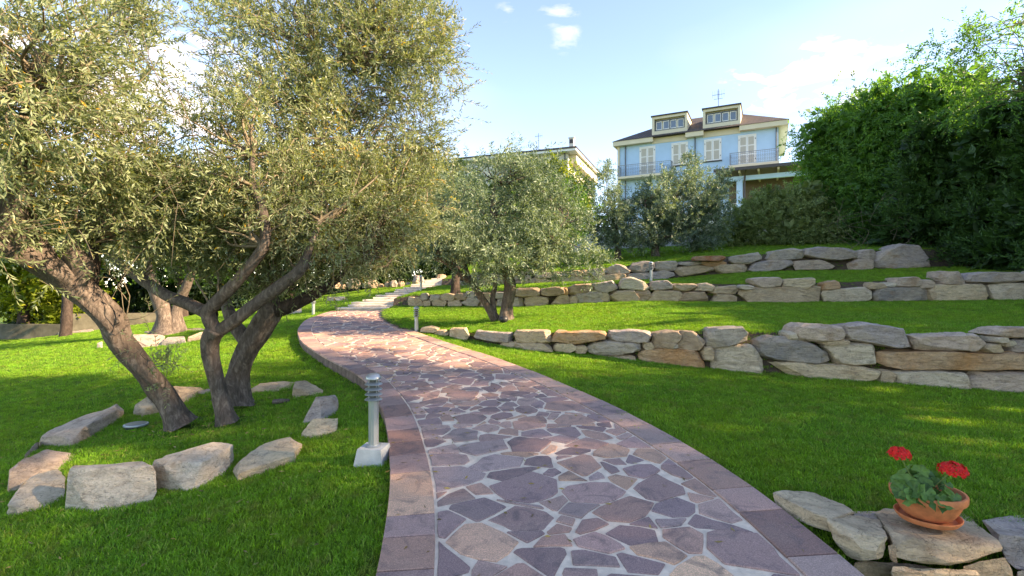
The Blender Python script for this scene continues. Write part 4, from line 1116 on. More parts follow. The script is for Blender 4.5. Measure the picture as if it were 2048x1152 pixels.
crA = [blob(40,120,3.7,150,170,520), blob(-60,330,4.2,150,200,300), blob(150,300,4.7,150,110,420), blob(160,60,4.5,110,110,190), blob(250,420,5.2,170,70,430), blob(330,170,5.2,110,150,105), blob(440,90,5.8,110,120,95),
       blob(450,290,5.4,120,110,250), blob(400,420,5.6,130,80,420), blob(560,420,5.6,120,100,430), blob(600,260,6.6,120,120,520), blob(600,90,6.9,130,130,560), blob(740,110,6.9,120,120,620), blob(800,60,7.2,80,110,240), blob(730,280,6.6,140,110,640),
       blob(850,110,7.0,62,70,150), blob(820,250,6.9,60,90,220), blob(700,410,6.2,130,90,500), blob(800,390,6.6,90,80,330), blob(640,500,5.9,110,50,240), blob(520,520,6.0,120,50,240), blob(760,480,6.4,70,50,150), blob(620,-60,7.0,260,90,380), blob(330,500,5.8,130,45,200)]
crown(OA, [(c, r, int(n * 1.25)) for c, r, n in crA], 31, 'olive', nodesA, .02, .6, .8, leaf=(.064, .0155), per=20, twig=.30, up=.2, spread=.22, clus=13, yellow=.005, leafangle=.62)
# long bare hanging shoots low in that crown
rg = np.random.default_rng(77); V = []; T = []
def shoots(items, parent, r=.004):
    V = []; T = []
    for pts in items:
        c, rad = catmull(PP(pts), [r, r * .9, r * .7, r * .5, r * .3][:len(pts)], .06); b = len(V)
        for i, p in enumerate(c):
            for k in range(3): V.append(p + Vector((math.cos(k * 2.09), .3 * math.sin(k * 2.09), math.sin(k * 2.09))) * rad[i])
        for i in range(len(c) - 1):
            for k in range(3):
                p, q = b + i * 3 + k, b + i * 3 + (k + 1) % 3; T += [(p, q, q + 3), (p, q + 3, p + 3)]
    o = mk_tris('twigs', [tuple(v) for v in V], T, M['twig'], parent); o['kind'] = 'stuff'
it = []
for i in range(46):
    x = rg.uniform(420, 790); y = rg.uniform(400, 520); d = rg.uniform(5.2, 6.4); dx = rg.normal(0, 40)
    it.append([(x, y, d), (x + dx * .4, y + rg.uniform(15, 40), d - .05), (x + dx, y + rg.uniform(40, 75), d - .1), (x + dx * 1.5 + rg.normal(0, 14), y + rg.uniform(60, 110), d - .1)])
for i in range(30):
    x = rg.uniform(0, 420); y = rg.uniform(80, 480); d = rg.uniform(3.6, 5.2); dx = rg.normal(0, 70); dy = rg.normal(20, 40)
    it.append([(x, y, d), (x + dx * .5, y + dy * .4, d - .05), (x + dx, y + dy, d - .1), (x + dx * 1.5, y + dy * 1.8, d - .15)])
shoots(it, OA)
# suckers at the foot of the leaning trunk
suck = [blob(335,742,5.2,30,34,16), blob(300,665,5.0,22,50,14), blob(245,560,5.0,30,30,10)]
crown(OA, suck, 33, 'olive', PP([(330,778,5.4),(295,720,5.3),(250,640,5.1)]), .006, 1.0, 1.0, name='suckers', leaf=(.05,.012), per=12, twig=.18, clus=4)

def olive(label, base, trunks, blobs, seed, m='olive_far', leaf=(.085, .021), per=14, twig=.28, bark='bark', cat='olive tree', group=None, keep=.6, r0=.022, name='olive_tree', sides=12, **kw):
    o = empty(name, base, label, cat, group); nodes = []
    for i, (pts, rad) in enumerate(trunks):
        q = PP(pts); limb('trunk' if i == 0 or pts[0][1] >= trunks[0][0][0][1] - 12 else 'branch', q, rad, M[bark], o, sides, .08, .13, seed + i, (), .3 if i == 0 else .1); nodes += q[1:]
    crown(o, blobs, seed, m, nodes, r0, 0.0, keep, bark=bark, leaf=leaf, per=per, twig=twig, **kw)
    return o
# --- twin-trunked olive on the first terrace
b0 = G(1010, 641, 'R'); d0 = b0.y
olive('dense olive with one dark and one pale leaning trunk on the first terrace', b0,
      [([(1012,643,d0),(1014,610,d0),(1020,575,d0),(1014,545,d0),(1000,500,d0),(985,430,d0),(990,360,d0)], [.15,.13,.125,.11,.08,.05,.02]),
       ([(990,638,d0+.1),(970,605,d0),(945,570,d0-.1),(905,535,d0-.2),(870,508,d0-.3)], [.10,.075,.07,.06,.03]),
       ([(990,637,d0+.1),(985,595,d0+.1),(990,570,d0+.1),(975,545,d0+.2)], [.06,.055,.05,.03]),
       ([(945,570,d0-.1),(930,530,d0),(925,480,d0),(920,430,d0)], [.05,.045,.03,.02]),
       ([(1016,555,d0),(1060,520,d0-.2),(1100,480,d0-.2),(1130,440,d0-.1)], [.07,.055,.04,.02])],
      [blob(960,412,d0+.3,90,80,540), blob(1050,400,d0+.2,75,80,460), blob(1010,350,d0+.3,62,38,230), blob(1022,312,d0+.2,13,28,24), blob(900,450,d0-.4,60,60,330), blob(900,510,d0-.5,42,30,170), blob(985,500,d0-.7,80,45,420), blob(1060,500,d0-.4,60,40,270),
       blob(1130,470,d0-.2,62,48,330), blob(1100,410,d0+.2,55,55,270), blob(880,390,d0+.3,50,55,200), blob(1170,520,d0-.2,36,26,90), blob(1110,530,d0-.3,40,20,100), blob(960,545,d0-.5,50,18,80)], 41, spread=.24, clus=14)
# --- olive further up beside the steps (straight dark trunk)
b0 = G(911, 588, 'R'); d0 = b0.y
olive('olive with one straight dark trunk on the small lawn beside the steps', b0,
      [([(910,589,d0),(911,560,d0),(913,530,d0),(910,490,d0),(900,440,d0)], [.13,.12,.11,.09,.05])],
      [blob(880,430,d0+.5,70,70,300), blob(930,410,d0+.5,60,70,250), blob(855,490,d0,50,40,180), blob(930,500,d0+.4,50,40,150), blob(860,380,d0+.8,44,40,130)], 42, leaf=(.10,.025), bark='bark_dark')
# --- upper lawn tree with thick dark trunk
b0 = G(1087, 541, 'R'); d0 = b0.y
olive('round leafy tree with thick dark trunk on the upper lawn', b0,
      [([(1087,543,d0),(1087,520,d0),(1088,500,d0),(1085,460,d0),(1090,420,d0)], [.18,.16,.15,.12,.06])],
      [blob(1085,440,d0,80,60,420), blob(1080,490,d0-.2,60,24,200), blob(1130,430,d0+.3,40,50,160), blob(1060,400,d0+.5,60,50,220)], 43, m='green_leaf', leaf=(.11,.05), per=10, bark='bark_dark', name='broadleaf_tree', cat='tree')
# --- yellow tree near the white house
olive('bright yellow-green tree in the sun before the white house', Vector((4.2, 33, 4.1)),
      [([(1130,500,33),(1130,440,33),(1128,390,33)], [.2,.16,.06])],
      [blob(1140,395,33,36,52,330), blob(1110,350,33,28,25,130), blob(1165,430,32.6,26,30,150), blob(1120,420,33,40,40,150)], 44, m='yellow_leaf', leaf=(.2,.11), per=9, twig=.5, bark='bark_dark', name='broadleaf_tree', cat='tree')
# --- two olives below the blue house
b0 = G(1312, 512, 'R'); d0 = b0.y
olive('wide silvery olive with short trunk in front of the blue house', b0,
      [([(1312,514,d0),(1311,498,d0),(1316,480,d0),(1340,430,d0),(1360,370,d0)], [.13,.12,.11,.07,.03]), ([(1313,485,d0),(1295,450,d0),(1290,400,d0)], [.08,.05,.03]), ([(1316,480,d0),(1370,460,d0),(1410,430,d0)], [.08,.05,.03])],
      [blob(1350,410,d0,62,62,900), blob(1368,350,d0,30,34,230), blob(1400,430,d0,48,50,580), blob(1330,460,d0-.3,60,34,520), blob(1410,380,d0,36,28,120), blob(1300,430,d0,30,40,150), blob(1400,475,d0-.3,30,18,110), blob(1300,380,d0+.3,22,26,60), blob(1436,350,d0+.2,16,14,26)], 45, leaf=(.11,.030), group='olives below the blue house')
b0 = G(1226, 520, 'R'); d0 = b0.y
olive('narrow upright olive with a wispy top beside the blue house corner', b0,
      [([(1236,520,d0),(1236,490,d0),(1230,450,d0),(1222,400,d0)], [.11,.10,.08,.03])],
      [blob(1228,440,d0,42,50,560), blob(1210,380,d0,20,34,100), blob(1205,350,d0,10,20,26), blob(1250,400,d0,26,34,110), blob(1245,480,d0-.2,36,24,160), blob(1200,455,d0,24,30,110)], 46, leaf=(.11,.030), group='olives below the blue house')

# --- far twin-trunked olive on the left lawn, lit by the sun
b0 = G(338, 668); d0 = b0.y
olive('far olive with two thick split trunks standing in sun on the lawn', b0,
      [([(332,668,d0),(330,630,d0),(315,590,d0),(300,555,d0),(290,500,d0)], [.30,.20,.18,.15,.06]), ([(352,667,d0+.1),(352,630,d0+.1),(362,595,d0+.1),(378,560,d0),(390,510,d0)], [.26,.15,.12,.10,.05])],
      [blob(300,440,d0,110,70,480), blob(400,450,d0,90,60,380), blob(350,380,d0,110,60,380), blob(220,470,d0,70,50,220)], 51, m='olive', leaf=(.10,.026))

# --- plain trees, hedges and bushes around the garden
def leafy(label, name, cat, base, trunk, blobs, seed, m, leaf, per=9, twig=.4, group=None, bark='bark_dark', inner=.35, **kw):
    o = empty(name, base, label, cat, group)
    nodes = None
    if trunk:
        q = [Vector(p) for p in trunk[0]]; limb('trunk', q, trunk[1], M[bark], o, 10, .15, .1, seed, (), .25); nodes = q[1:]
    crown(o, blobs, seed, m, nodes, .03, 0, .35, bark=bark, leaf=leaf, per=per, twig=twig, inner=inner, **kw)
    return o
def wtree(x, y, h, r, label, seed, m, n=420, group='trees closing the lawn', name='broadleaf_tree', cat='tree', leaf=(.16, .09), low=.3):
    z = ground_z(x, y); rg = random.Random(seed); bl = []
    for k in range(7):
        an = k * 2.4 + rg.random(); t = (k + .5) / 7; q = r * (.55 if t < .85 else .25)
        bl.append(((x + math.cos(an) * q, y + math.sin(an) * q * .8, z + h * (low + (1 - low) * t * .86)), (r * rg.uniform(.5, .7), r * .55, h * rg.uniform(.13, .19)), n * 2 // 7))
    return leafy(label, name, cat, Vector((x, y, z)), ([(x, y, z - .1), (x + .05, y, z + h * .3), (x - .1, y, z + h * .6), (x, y, z + h * .85)], [r * .085, r * .07, r * .05, r * .02]), bl, seed, m, leaf, group=group)
wtree(-14.9, 17.1, 6.0, 2.0, 'thin-trunked tree on the lawn beside the flat pale stones', 60, 'dark_leaf', 300, low=.5)
wtree(-19.3, 20.2, 5.4, 2.7, 'sunlit yellow-green bush at the edge of the lawn beyond the leaning trunk', 61, 'yellow_leaf', 650, leaf=(.15, .09), low=.15)
wtree(-14.5, 22.5, 6.6, 3.0, 'broad green tree behind the far olive', 62, 'green_leaf', 640)
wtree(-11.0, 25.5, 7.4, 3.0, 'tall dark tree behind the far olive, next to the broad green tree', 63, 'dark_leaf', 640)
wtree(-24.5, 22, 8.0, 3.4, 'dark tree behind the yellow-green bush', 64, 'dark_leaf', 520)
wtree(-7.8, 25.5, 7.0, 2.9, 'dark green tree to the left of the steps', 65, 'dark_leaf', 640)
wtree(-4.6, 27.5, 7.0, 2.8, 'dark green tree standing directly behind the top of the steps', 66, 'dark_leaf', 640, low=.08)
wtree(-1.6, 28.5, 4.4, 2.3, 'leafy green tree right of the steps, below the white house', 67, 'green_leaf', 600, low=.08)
wtree(-4.0, 36, 6.4, 2.4, 'round-topped green tree at the corner of the white house', 68, 'green_leaf', 520)
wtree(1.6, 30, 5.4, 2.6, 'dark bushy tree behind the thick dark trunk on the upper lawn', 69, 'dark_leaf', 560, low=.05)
def hedge_run(label, pts, h, w, seed, m, n, leaf=(.14, .07), group=None, name='hedge', cat='hedge', per=9, twig=.35, **kw):
    bl = []; a = [Vector((*p, 0)) for p in pts]
    L = sum((a[i + 1] - a[i]).length for i in range(len(a) - 1)); k = max(2, int(L / (w * .8))); rg = random.Random(seed)
    for i in range(k):
        cum = np.concatenate([[0], np.cumsum([(a[q + 1] - a[q]).length for q in range(len(a) - 1)])])
        t = min(float(np.interp((i + .5) / k * L, cum, np.arange(len(a)))), len(a) - 1.001); j = int(t); p = a[j].lerp(a[j + 1], t - j); z = ground_z(p.x, p.y)
        hh = float(np.interp(t, np.linspace(0, len(a) - 1, len(h)), h)) * rg.uniform(.93, 1.05); rows = max(2, int(hh / (w * .75)))
        for q in range(rows):
            bl.append(((p.x + rg.uniform(-.15, .15), p.y, z + hh * (q + .5) / rows), (w * .62, w * .62, hh / rows * .72), n // (k * rows)))
    z = ground_z(*pts[0])
    return leafy(label, name, cat, Vector((pts[0][0], pts[0][1], z)), None, bl, seed, m, leaf, per, twig, group, **kw)
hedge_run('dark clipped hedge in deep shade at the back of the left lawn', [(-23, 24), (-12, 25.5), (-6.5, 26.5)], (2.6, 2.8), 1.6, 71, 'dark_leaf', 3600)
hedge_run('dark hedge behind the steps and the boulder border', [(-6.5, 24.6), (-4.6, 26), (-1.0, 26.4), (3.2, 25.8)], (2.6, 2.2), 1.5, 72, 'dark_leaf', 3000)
# tall hedge along the right boundary
hedge_run('tall bright green leafy hedge along the boundary beside the blue house', [(12.4, 20.4), (12.9, 17.8), (13.8, 15.2)], (4.7, 4.9), 2.0, 81, 'hedge_leaf', 9000, leaf=(.115, .05), per=14, twig=.45, planar=True, up=-.12, clus=10, shell=.55)
hedge_run('tall leafy hedge behind the dark conifers at the right edge, its unseen near end raised to shade the foreground', [(14.0, 14.6), (14.2, 12.0), (14.3, 8), (14.4, 3.4), (14.4, 2.4), (14.4, -6)], (5.0, 5.0, 5.4, 6.0, 10.4, 11.0), 2.2, 82, 'hedge_leaf', 15000, leaf=(.115, .05), per=14, twig=.45, planar=True, up=-.12, clus=10, shell=.55)  # out-of-view end made far taller than the hedge to shade the foreground
def conifer(x, y, h, r, seed, label):
    z = ground_z(x, y); o = empty('conifer', (x, y, z), label, 'conifer', 'dark conifers in front of the hedge')
    limb('trunk', [Vector((x, y, z - .1)), Vector((x, y, z + h * .5)), Vector((x, y, z + h * .92))], [.12, .08, .02], M['bark_dark'], o, 8, .2, .1, seed)
    rg = random.Random(seed); bl = []
    for k in range(15):
        t = (k + .3) / 15; rr_ = r * (1 - t) ** .65 * rg.uniform(.85, 1.1); an = k * 2.4
        bl.append(((x + math.cos(an) * rr_ * .35, y + math.sin(an) * rr_ * .35, z + h * (.03 + .93 * t)), (rr_ * .75, rr_ * .75, h * .07), int(95 * (1 - t) ** .6 + 14) * 2))
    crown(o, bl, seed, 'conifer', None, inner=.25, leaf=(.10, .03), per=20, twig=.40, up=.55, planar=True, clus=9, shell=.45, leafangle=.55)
conifer(12.1, 14.9, 3.6, 1.0, 91, 'dark feathery conifer directly behind the big grey boulder')
conifer(12.6, 13.3, 4.2, 1.1, 92, 'dark feathery conifer right of the big grey boulder')
conifer(12.5, 11.9, 5.0, 1.15, 93, 'tall dark conifer near the right edge with green lower sprays')
conifer(12.2, 10.6, 5.2, 1.2, 94, 'tallest dark conifer at the very right edge of the picture')
conifer(12.6, 16.4, 2.9, .9, 95, 'short dark conifer under the bright leafy hedge')
# rounded shrub below the porch
b0 = G(1540, 489, 'R', 40)
leafy('rounded olive-green shrub below the porch of the blue house', 'shrub', 'shrub', Vector((9.2, 18.6, ground_z(9.2, 18.6))), None,
      [blob(1500,455,18.6,50,32,520), blob(1560,435,18.8,60,42,760), blob(1620,445,18.8,50,44,620), blob(1530,415,18.8,36,24,300), blob(1590,408,19,46,26,340), blob(1470,465,18.4,26,20,170), blob(1600,470,18.2,70,22,460)], 96, 'shrub', (.09, .036), 16, .28, clus=10, shell=.5, inner=.08)
# feathery tree reaching up behind the hedge, top right
o = empty('robinia_tree', (13.2, 10.4, ground_z(13.2, 10.4)), 'airy feather-leaved tree rising above the hedge against the sky', 'tree')
z0 = ground_z(13.2, 10.4)
limb('trunk', [Vector((13.2, 10.4, z0)), Vector((13.0, 10.5, z0 + 3)), Vector((12.4, 10.8, z0 + 5)), Vector((11.9, 11, z0 + 6.2))], [.16, .12, .08, .03], M['bark_dark'], o, 10, .15, .1, 5)
crown(o, [blob(1990,185,11.5,80,45,90), blob(1930,100,11.3,50,40,26), blob(2010,70,11,55,55,36), blob(1885,75,11.2,32,24,14), blob(2090,40,11,70,80,60), blob(1930,150,11.5,50,30,30), blob(1890,120,11.3,26,20,10)], 97, 'hedge_leaf', [Vector((12.4, 10.8, z0 + 5)), Vector((11.9, 11, z0 + 6.2)), Vector((13, 10.5, z0 + 4))], .016, 0, 1.0, leaf=(.075, .034), per=22, twig=.5, up=.2, planar=True, clus=4)
# bare dry branches at the foot of the hedge
DB = empty('dry_branches', P(1720, 520, 15), 'bare dry branches poking out at the foot of the hedge', 'branches')
rg = np.random.default_rng(12); it = []
for i in range(15):
    x = rg.uniform(1690, 1830); y = rg.uniform(440, 505); d = rg.uniform(14.6, 15.4)
    it.append([(x, y, d), (x + rg.normal(0, 14), y - rg.uniform(10, 30), d), (x + rg.normal(0, 30), y - rg.uniform(30, 70), d + .1), (x + rg.normal(0, 45), y - rg.uniform(50, 110), d + .1)])
shoots(it, DB, .009)

# ------------------------------------------------------------------ low concrete walls
def low_wall(pts, h, t, m, label, seed, cat='wall', below=.4):
    o = empty('low_wall', (pts[0][0], pts[0][1], ground_z(*pts[0])), label, cat)
    for i in range(len(pts) - 1):
        a, b = Vector((*pts[i], 0)), Vector((*pts[i + 1], 0)); U = (b - a).normalized(); L = (b - a).length; n = max(1, round(L / 2.4))
        for k in range(n):
            mb = MB(a + U * (L * k / n), U, Vector((-U.y, U.x, 0)))
            p = a + U * (L * (k + .5) / n); z = ground_z(p.x, p.y); hh = h + (.06 if (k + i) % 3 == 1 else 0)
            mb.box(.008, L / n - .008, 0, t, z - below, z + hh); mb.build('wall_panel', m, o)
    return o
low_wall([(-22.5, 19.4), (-16.6, 19.0), (-13.8, 20.0)], .5, .22, M['old_concrete'], 'stained low concrete wall at the back of the left lawn', 1)
low_wall([(2.6, 22.6), (8.3, 20.4), (9.6, 20.0)], .55, .25, M['concrete'], 'grey concrete retaining wall below the blue house terrace', 2)

# ------------------------------------------------------------------ houses
M['blue_wall'] = plain('pale blue render', (0.36, 0.53, 0.70), 0.9, var=0.05, scale=1.2)
M['cream'] = plain('cream render', (0.60, 0.53, 0.39), 0.9, var=0.05, scale=1.2)
M['white_wall'] = plain('off-white render', (0.58, 0.55, 0.49), 0.9, var=0.06, scale=1.0)
M['white'] = plain('white paint', (0.70, 0.69, 0.66), 0.6, var=0.03)
M['shutter'] = plain('shutter slats', (0.47, 0.44, 0.39), 0.7, var=0.05)
M['iron'] = plain('dark ironwork', (0.10, 0.11, 0.12), 0.5, 0.4)
M['rail_iron'] = plain('blue grey railing', (0.22, 0.25, 0.29), 0.5, 0.2)
M['trim'] = plain('dark metal trim', (0.06, 0.05, 0.05), 0.5, 0.3)
M['wood'] = plain('porch boards', (0.15, 0.115, 0.09), 0.8, var=0.15, scale=8)
M['wood_pale'] = plain('pale rafters', (0.50, 0.43, 0.34), 0.8, var=0.1)
M['shade_open'] = plain('dim interior', (0.045, 0.045, 0.05), 0.9)
def glass_mat():
    m, nt, b = mat('window glass'); b.inputs['Base Color'].default_value = (0.10, 0.14, 0.19, 1); b.inputs['Roughness'].default_value = 0.06
    b.inputs['Specular IOR Level'].default_value = 0.9; return m
M['glass'] = glass_mat()
def tile_mat():
    m, nt, b = mat('brown roof tiles')
    tc = nt.nodes.new('ShaderNodeTexCoord').outputs['Object']
    w = nt.nodes.new('ShaderNodeTexWave'); w.wave_type = 'BANDS'; w.bands_direction = 'Z'; w.inputs['Scale'].default_value = 2.6; w.inputs['Distortion'].default_value = 0.6
    nt.links.new(tc, w.inputs[0]); w2 = nt.nodes.new('ShaderNodeTexWave'); w2.bands_direction = 'X'; w2.inputs['Scale'].default_value = 1.6; nt.links.new(tc, w2.inputs[0])
    n = noise_tex(nt, 3, 5, .7, tc)
    col = ramp(nt, n, [(0.3, (0.06, 0.047, 0.042)), (0.7, (0.13, 0.098, 0.085))])
    col = mixc(nt, .8, col, ramp(nt, w.outputs['Fac'], [(0.2, (.35, .35, .35)), (0.6, (1.1, 1.1, 1.1))]), 'MULTIPLY')
    col = mixc(nt, .6, col, ramp(nt, w2.outputs['Fac'], [(0.2, (.4, .4, .4)), (0.6, (1.1, 1.1, 1.1))]), 'MULTIPLY')
    nt.links.new(col, b.inputs['Base Color']); b.inputs['Roughness'].default_value = .85
    bump(nt, b, w.outputs['Fac'], .06, .8); return m
M['tiles'] = tile_mat()
def frame_of(L, R):
    L = Vector((*L, 0)); R = Vector((*R, 0)); U = (R - L).normalized(); return L, U, Vector((-U.y, U.x, 0))

def blue_house():
    L, U, V = frame_of((9.85, 48.5), (22.8, 42.0))
    h = empty('blue_house', L + U * 7 + Vector((0, 0, 5)), 'pale blue three-storey house with two cream roof dormers', 'house')
    B = lambda: MB(L, U, V)
    b = B(); b.box(.38, 13.66, 0, 10, 4.5, 14.72); b.build('wall', M['blue_wall'], h)
    b = B(); b.box(.16, .36, -.12, 1.2, 4.5, 14.72); b.build('corner_pier', M['cream'], h)
    b = B(); b.box(-.15, 3.52, -.55, 10.6, 14.70, 15.10); b.box(6.36, 7.86, -.55, .2, 14.70, 15.10); b.box(10.72, 14.35, -.55, 10.6, 14.70, 15.10); b.box(3.52, 10.72, .2, 10.6, 14.70, 15.10)
    b.build('eave', M['cream'], h)
    b = B(); e = [(-.22, -.62, 15.11), (14.42, -.62, 15.11), (14.42, 10.7, 15.11), (-.22, 10.7, 15.11), (4.6, 5, 18.0), (9.8, 5, 18.0)]
    b.add(e, [(0, 1, 5, 4), (2, 3, 4, 5), (1, 2, 5), (3, 0, 4), (3, 2, 1, 0)]); b.build('roof', M['tiles'], h)
    for u0, u1, lab in ((3.36, 6.44, 0), (7.76, 10.78, 1)):
        d = B(); t = 17.05
        d.box(u0, u0 + .2, -.05, 4.2, 14.6, t); d.box(u1 - .2, u1, -.05, 4.2, 14.6, t); d.box(u0 + .2, u1 - .2, .30, .5, 14.6, t)
        d.box(u0 + .2, u1 - .2, -.05, .298, 14.6, 15.72); d.box(u0 + .2, u1 - .2, -.05, .298, t - .22, t)
        dm = d.build('dormer', M['cream'], h)
        d = B(); d.box(u0 - .08, u1 + .08, -.18, 4.3, t + .003, t + .10); d.build('dormer_roof', M['trim'], dm)
        w0, w1, za, zb = u0 + .28, u1 - .28, 15.86, 16.66
        d = B(); d.box(w0, w1, .20, .297, za - .08, za); d.box(w0, w1, .20, .297, zb, zb + .08); d.box(w0 - .07, w0, .20, .297, za - .08, zb + .08); d.box(w1, w1 + .07, .20, .297, za - .08, zb + .08); d.box((w0 + w1) / 2 - .04, (w0 + w1) / 2 + .04, .20, .297, za, zb)
        d.build('window_frame', M['iron'], dm)
        for k in range(4):
            a = w0 + (w1 - w0) * k / 4 + .05; c = w0 + (w1 - w0) * (k + 1) / 4 - .05
            d = B(); d.box(a + .05, c - .05, .262, .296, za + .09, zb - .09); d.build('pane', M['glass'], dm)
            d = B(); d.box(a, a + .05, .23, .26, za + .02, zb - .02); d.box(c - .05, c, .23, .26, za + .02, zb - .02); d.box(a + .05, c - .05, .23, .26, za + .02, za + .08); d.box(a + .05, c - .05, .23, .26, zb - .08, zb - .02); d.build('sash', M['white'], dm)
    # shuttered windows and balcony doors
    for u0, u1, z0, z1 in ((2.22, 3.67, 11.85, 14.44), (5.09, 6.51, 12.4, 14.44), (7.85, 9.28, 12.48, 14.40), (10.59, 12.01, 11.9, 14.40)):
        f = B(); f.box(u0, u1, -.05, -.002, z1 - .1, z1); f.box(u0, u0 + .1, -.05, -.002, z0, z1 - .1); f.box(u1 - .1, u1, -.05, -.002, z0, z1 - .1)
        wf = f.build('window', M['white'], h)
        if z0 > 12: f = B(); f.box(u0 - .05, u1 + .05, -.14, -.002, z0 - .08, z0 - .002); f.build('sill', M['trim'], wf)
        mid = (u0 + u1) / 2
        for a, c in ((u0 + .1, mid - .01), (mid + .01, u1 - .1)):
            s = B(); sl = B(); r = .085
            n = 3 if z1 - z0 > 2.3 else 2
            s.box(a, a + r, -.085, -.052, z0 + .02, z1 - .12); s.box(c - r, c, -.085, -.052, z0 + .02, z1 - .12)
            for k in range(n + 1):
                zz = z0 + .02 + (z1 - z0 - .14 - r) * k / n; s.box(a + r, c - r, -.085, -.052, zz, zz + r)
            zz = z0 + .1
            while zz < z1 - .2: sl.box(a + r, c - r, -.075, -.053, zz, zz + .05); zz += .085
            s.build('shutter', M['white'], wf)
            sl.box(a + r, c - r, -.0525, -.012, z0 + .03, z1 - .13); sl.build('slat_panel', M['shutter'], wf)
        for zz in (z0 + .35, z1 - .45):
            for uu in (u0 + .06, u1 - .10): s = B(); s.box(uu, uu + .05, -.11, -.086, zz, zz + .10); s.build('hinge', M['iron'], wf)
    def railing(b, pts, z, hh, bar, curl=True):
        for (ua, va), (ub, vb) in zip(pts[:-1], pts[1:]):
            D_ = Vector((ub - ua, vb - va, 0)); Ln = D_.length; D_.normalize()
            b.tube([(ua, va, z + hh), (ub, vb, z + hh)], .03, 4); b.tube([(ua, va, z + .08), (ub, vb, z + .08)], .02, 4); b.tube([(ua, va, z + hh - .14), (ub, vb, z + hh - .14)], .014, 4)
            n = max(1, int(Ln / bar))
            for k in range(n + 1):
                p = Vector((ua, va, 0)) + D_ * (Ln * k / n); b.tube([(p.x, p.y, z + .05), (p.x, p.y, z + hh)], .013 if k % 8 else .022, 4)
                if curl and k < n:
                    q = p + D_ * (Ln / n / 2); rr_ = Ln / n * .36
                    for zc in (z + .3, z + .62):
                        b.tube([(q.x + D_.x * rr_ * math.cos(t), q.y + D_.y * rr_ * math.cos(t), zc + rr_ * 1.3 * math.sin(t)) for t in np.linspace(0, 5.4, 8)], .010, 3)
    for (u0, u1, v, z) in ((.42, 5.25, -1.1, 11.66), (9.95, 13.7, -1.0, 11.72)):
        b = B(); b.box(u0, u1, v, -.002, z - .2, z); bal = b.build('balcony', M['cream'], h)
        b = B(); railing(b, [(u0 + .05, -.02), (u0 + .05, v + .05), (u1 - .05, v + .05), (u1 - .05, -.02)], z, 1.02, .16); b.build('railing', M['rail_iron'], bal)
    for u in (.92, 7.12, 13.5):
        b = B(); b.tube([(u, -.09, 14.7), (u, -.09, 5)], .055, 8); b.build('downpipe', M['iron'], h)
    # antenna
    b = B(); b.tube([(8.7, 4, 17.6), (8.7, 4, 20.1)], .03, 5)
    b.tube([(8.15, 4, 19.6), (9.25, 4, 19.6)], .02, 4); b.tube([(8.3, 4, 19.2), (9.1, 4, 19.2)], .02, 4)
    for k in range(6): b.tube([(8.2 + .2 * k, 4, 19.3), (8.2 + .2 * k, 4, 20.0)], .014, 3)
    b.build('antenna', M['iron'], h)
    # ground and first floor fronts below the balconies
    for u0, u1, z0, z1, m in ((1.5, 2.75, 10.2, 11.1, 'blue_wall'), (3.4, 6.2, 6.2, 8.6, 'shade_open'), (7.6, 9.2, 6.2, 8.7, 'shade_open')):
        b = B(); b.box(u0, u1, -.06, -.003, z0, z1); b.build('opening', M[m], h)
    b = B(); b.box(.36, 9.0, -.03, -.002, 9.2, 9.7); b.build('string_course', M['cream'], h)
    # porch
    p = empty('porch', L + U * 12 + V * -3 + Vector((0, 0, 5.2)), 'porch with sloping boarded roof on blue posts against the blue house', 'porch')
    def slope(u0, u1, v0, v1, za, zb, t):
        b = B(); b.add([(u0, v1, zb), (u1, v1, zb), (u1, v0, za), (u0, v0, za), (u0, v1, zb - t), (u1, v1, zb - t), (u1, v0, za - t), (u0, v0, za - t)],
                       [(3, 2, 1, 0), (4, 5, 6, 7), (0, 1, 5, 4), (1, 2, 6, 5), (2, 3, 7, 6), (3, 0, 4, 7)]); return b
    slope(9.3, 17.5, -6.2, -.02, 10.30, 10.55, .12).build('roof_boards', M['wood'], p)
    b = B(); b.box(9.2, 17.6, -6.36, -6.205, 10.14, 10.36); b.build('gutter', M['trim'], p)
    for u in np.arange(9.6, 17.4, 1.3): slope(u, u + .14, -6.1, -.03, 10.178, 10.428, .17).build('rafter', M['wood_pale'], p)
    b = B(); b.box(9.7, 17.3, -5.35, -5.05, 9.55, 9.88); b.build('beam', M['blue_wall'], p)
    for u in (10.75, 16.6):
        b = B(); b.box(u, u + .42, -5.4, -5.0, 4.6, 9.548); b.build('post', M['blue_wall'], p)
    b = B(); b.tube([(11.4, -6.0, 10.2), (11.33, -5.6, 9.8), (11.30, -5.48, 9.3), (11.30, -5.48, 5)], .07, 8); b.build('downpipe', M['trim'], p)
    b = B(); b.box(9.9, 16.8, -.06, -.004, 5.2, 8.0); b.build('back_wall', M['white'], p)
    b = B(); b.box(9.9, 17.4, -.30, -.07, 8.3, 10.40); b.build('header_board', M['wood'], p)
    b = B(); b.box(12.2, 13.3, -.10, -.061, 5.3, 7.7); b.build('door', M['shade_open'], p)
    # terrace railing
    t = empty('terrace_railing', L + U * 4 + V * -8 + Vector((0, 0, 5)), 'white ornamental terrace railing in front of the blue house', 'railing')
    b = B(); b.box(-4, 16, -8.2, -8.0, 3.2, 6.25); b.build('parapet', M['white'], t)
    b = B(); railing(b, [(-4, -8.1), (16, -8.1)], 6.25, 1.15, .3); b.build('ironwork', M['white'], t)
blue_house()

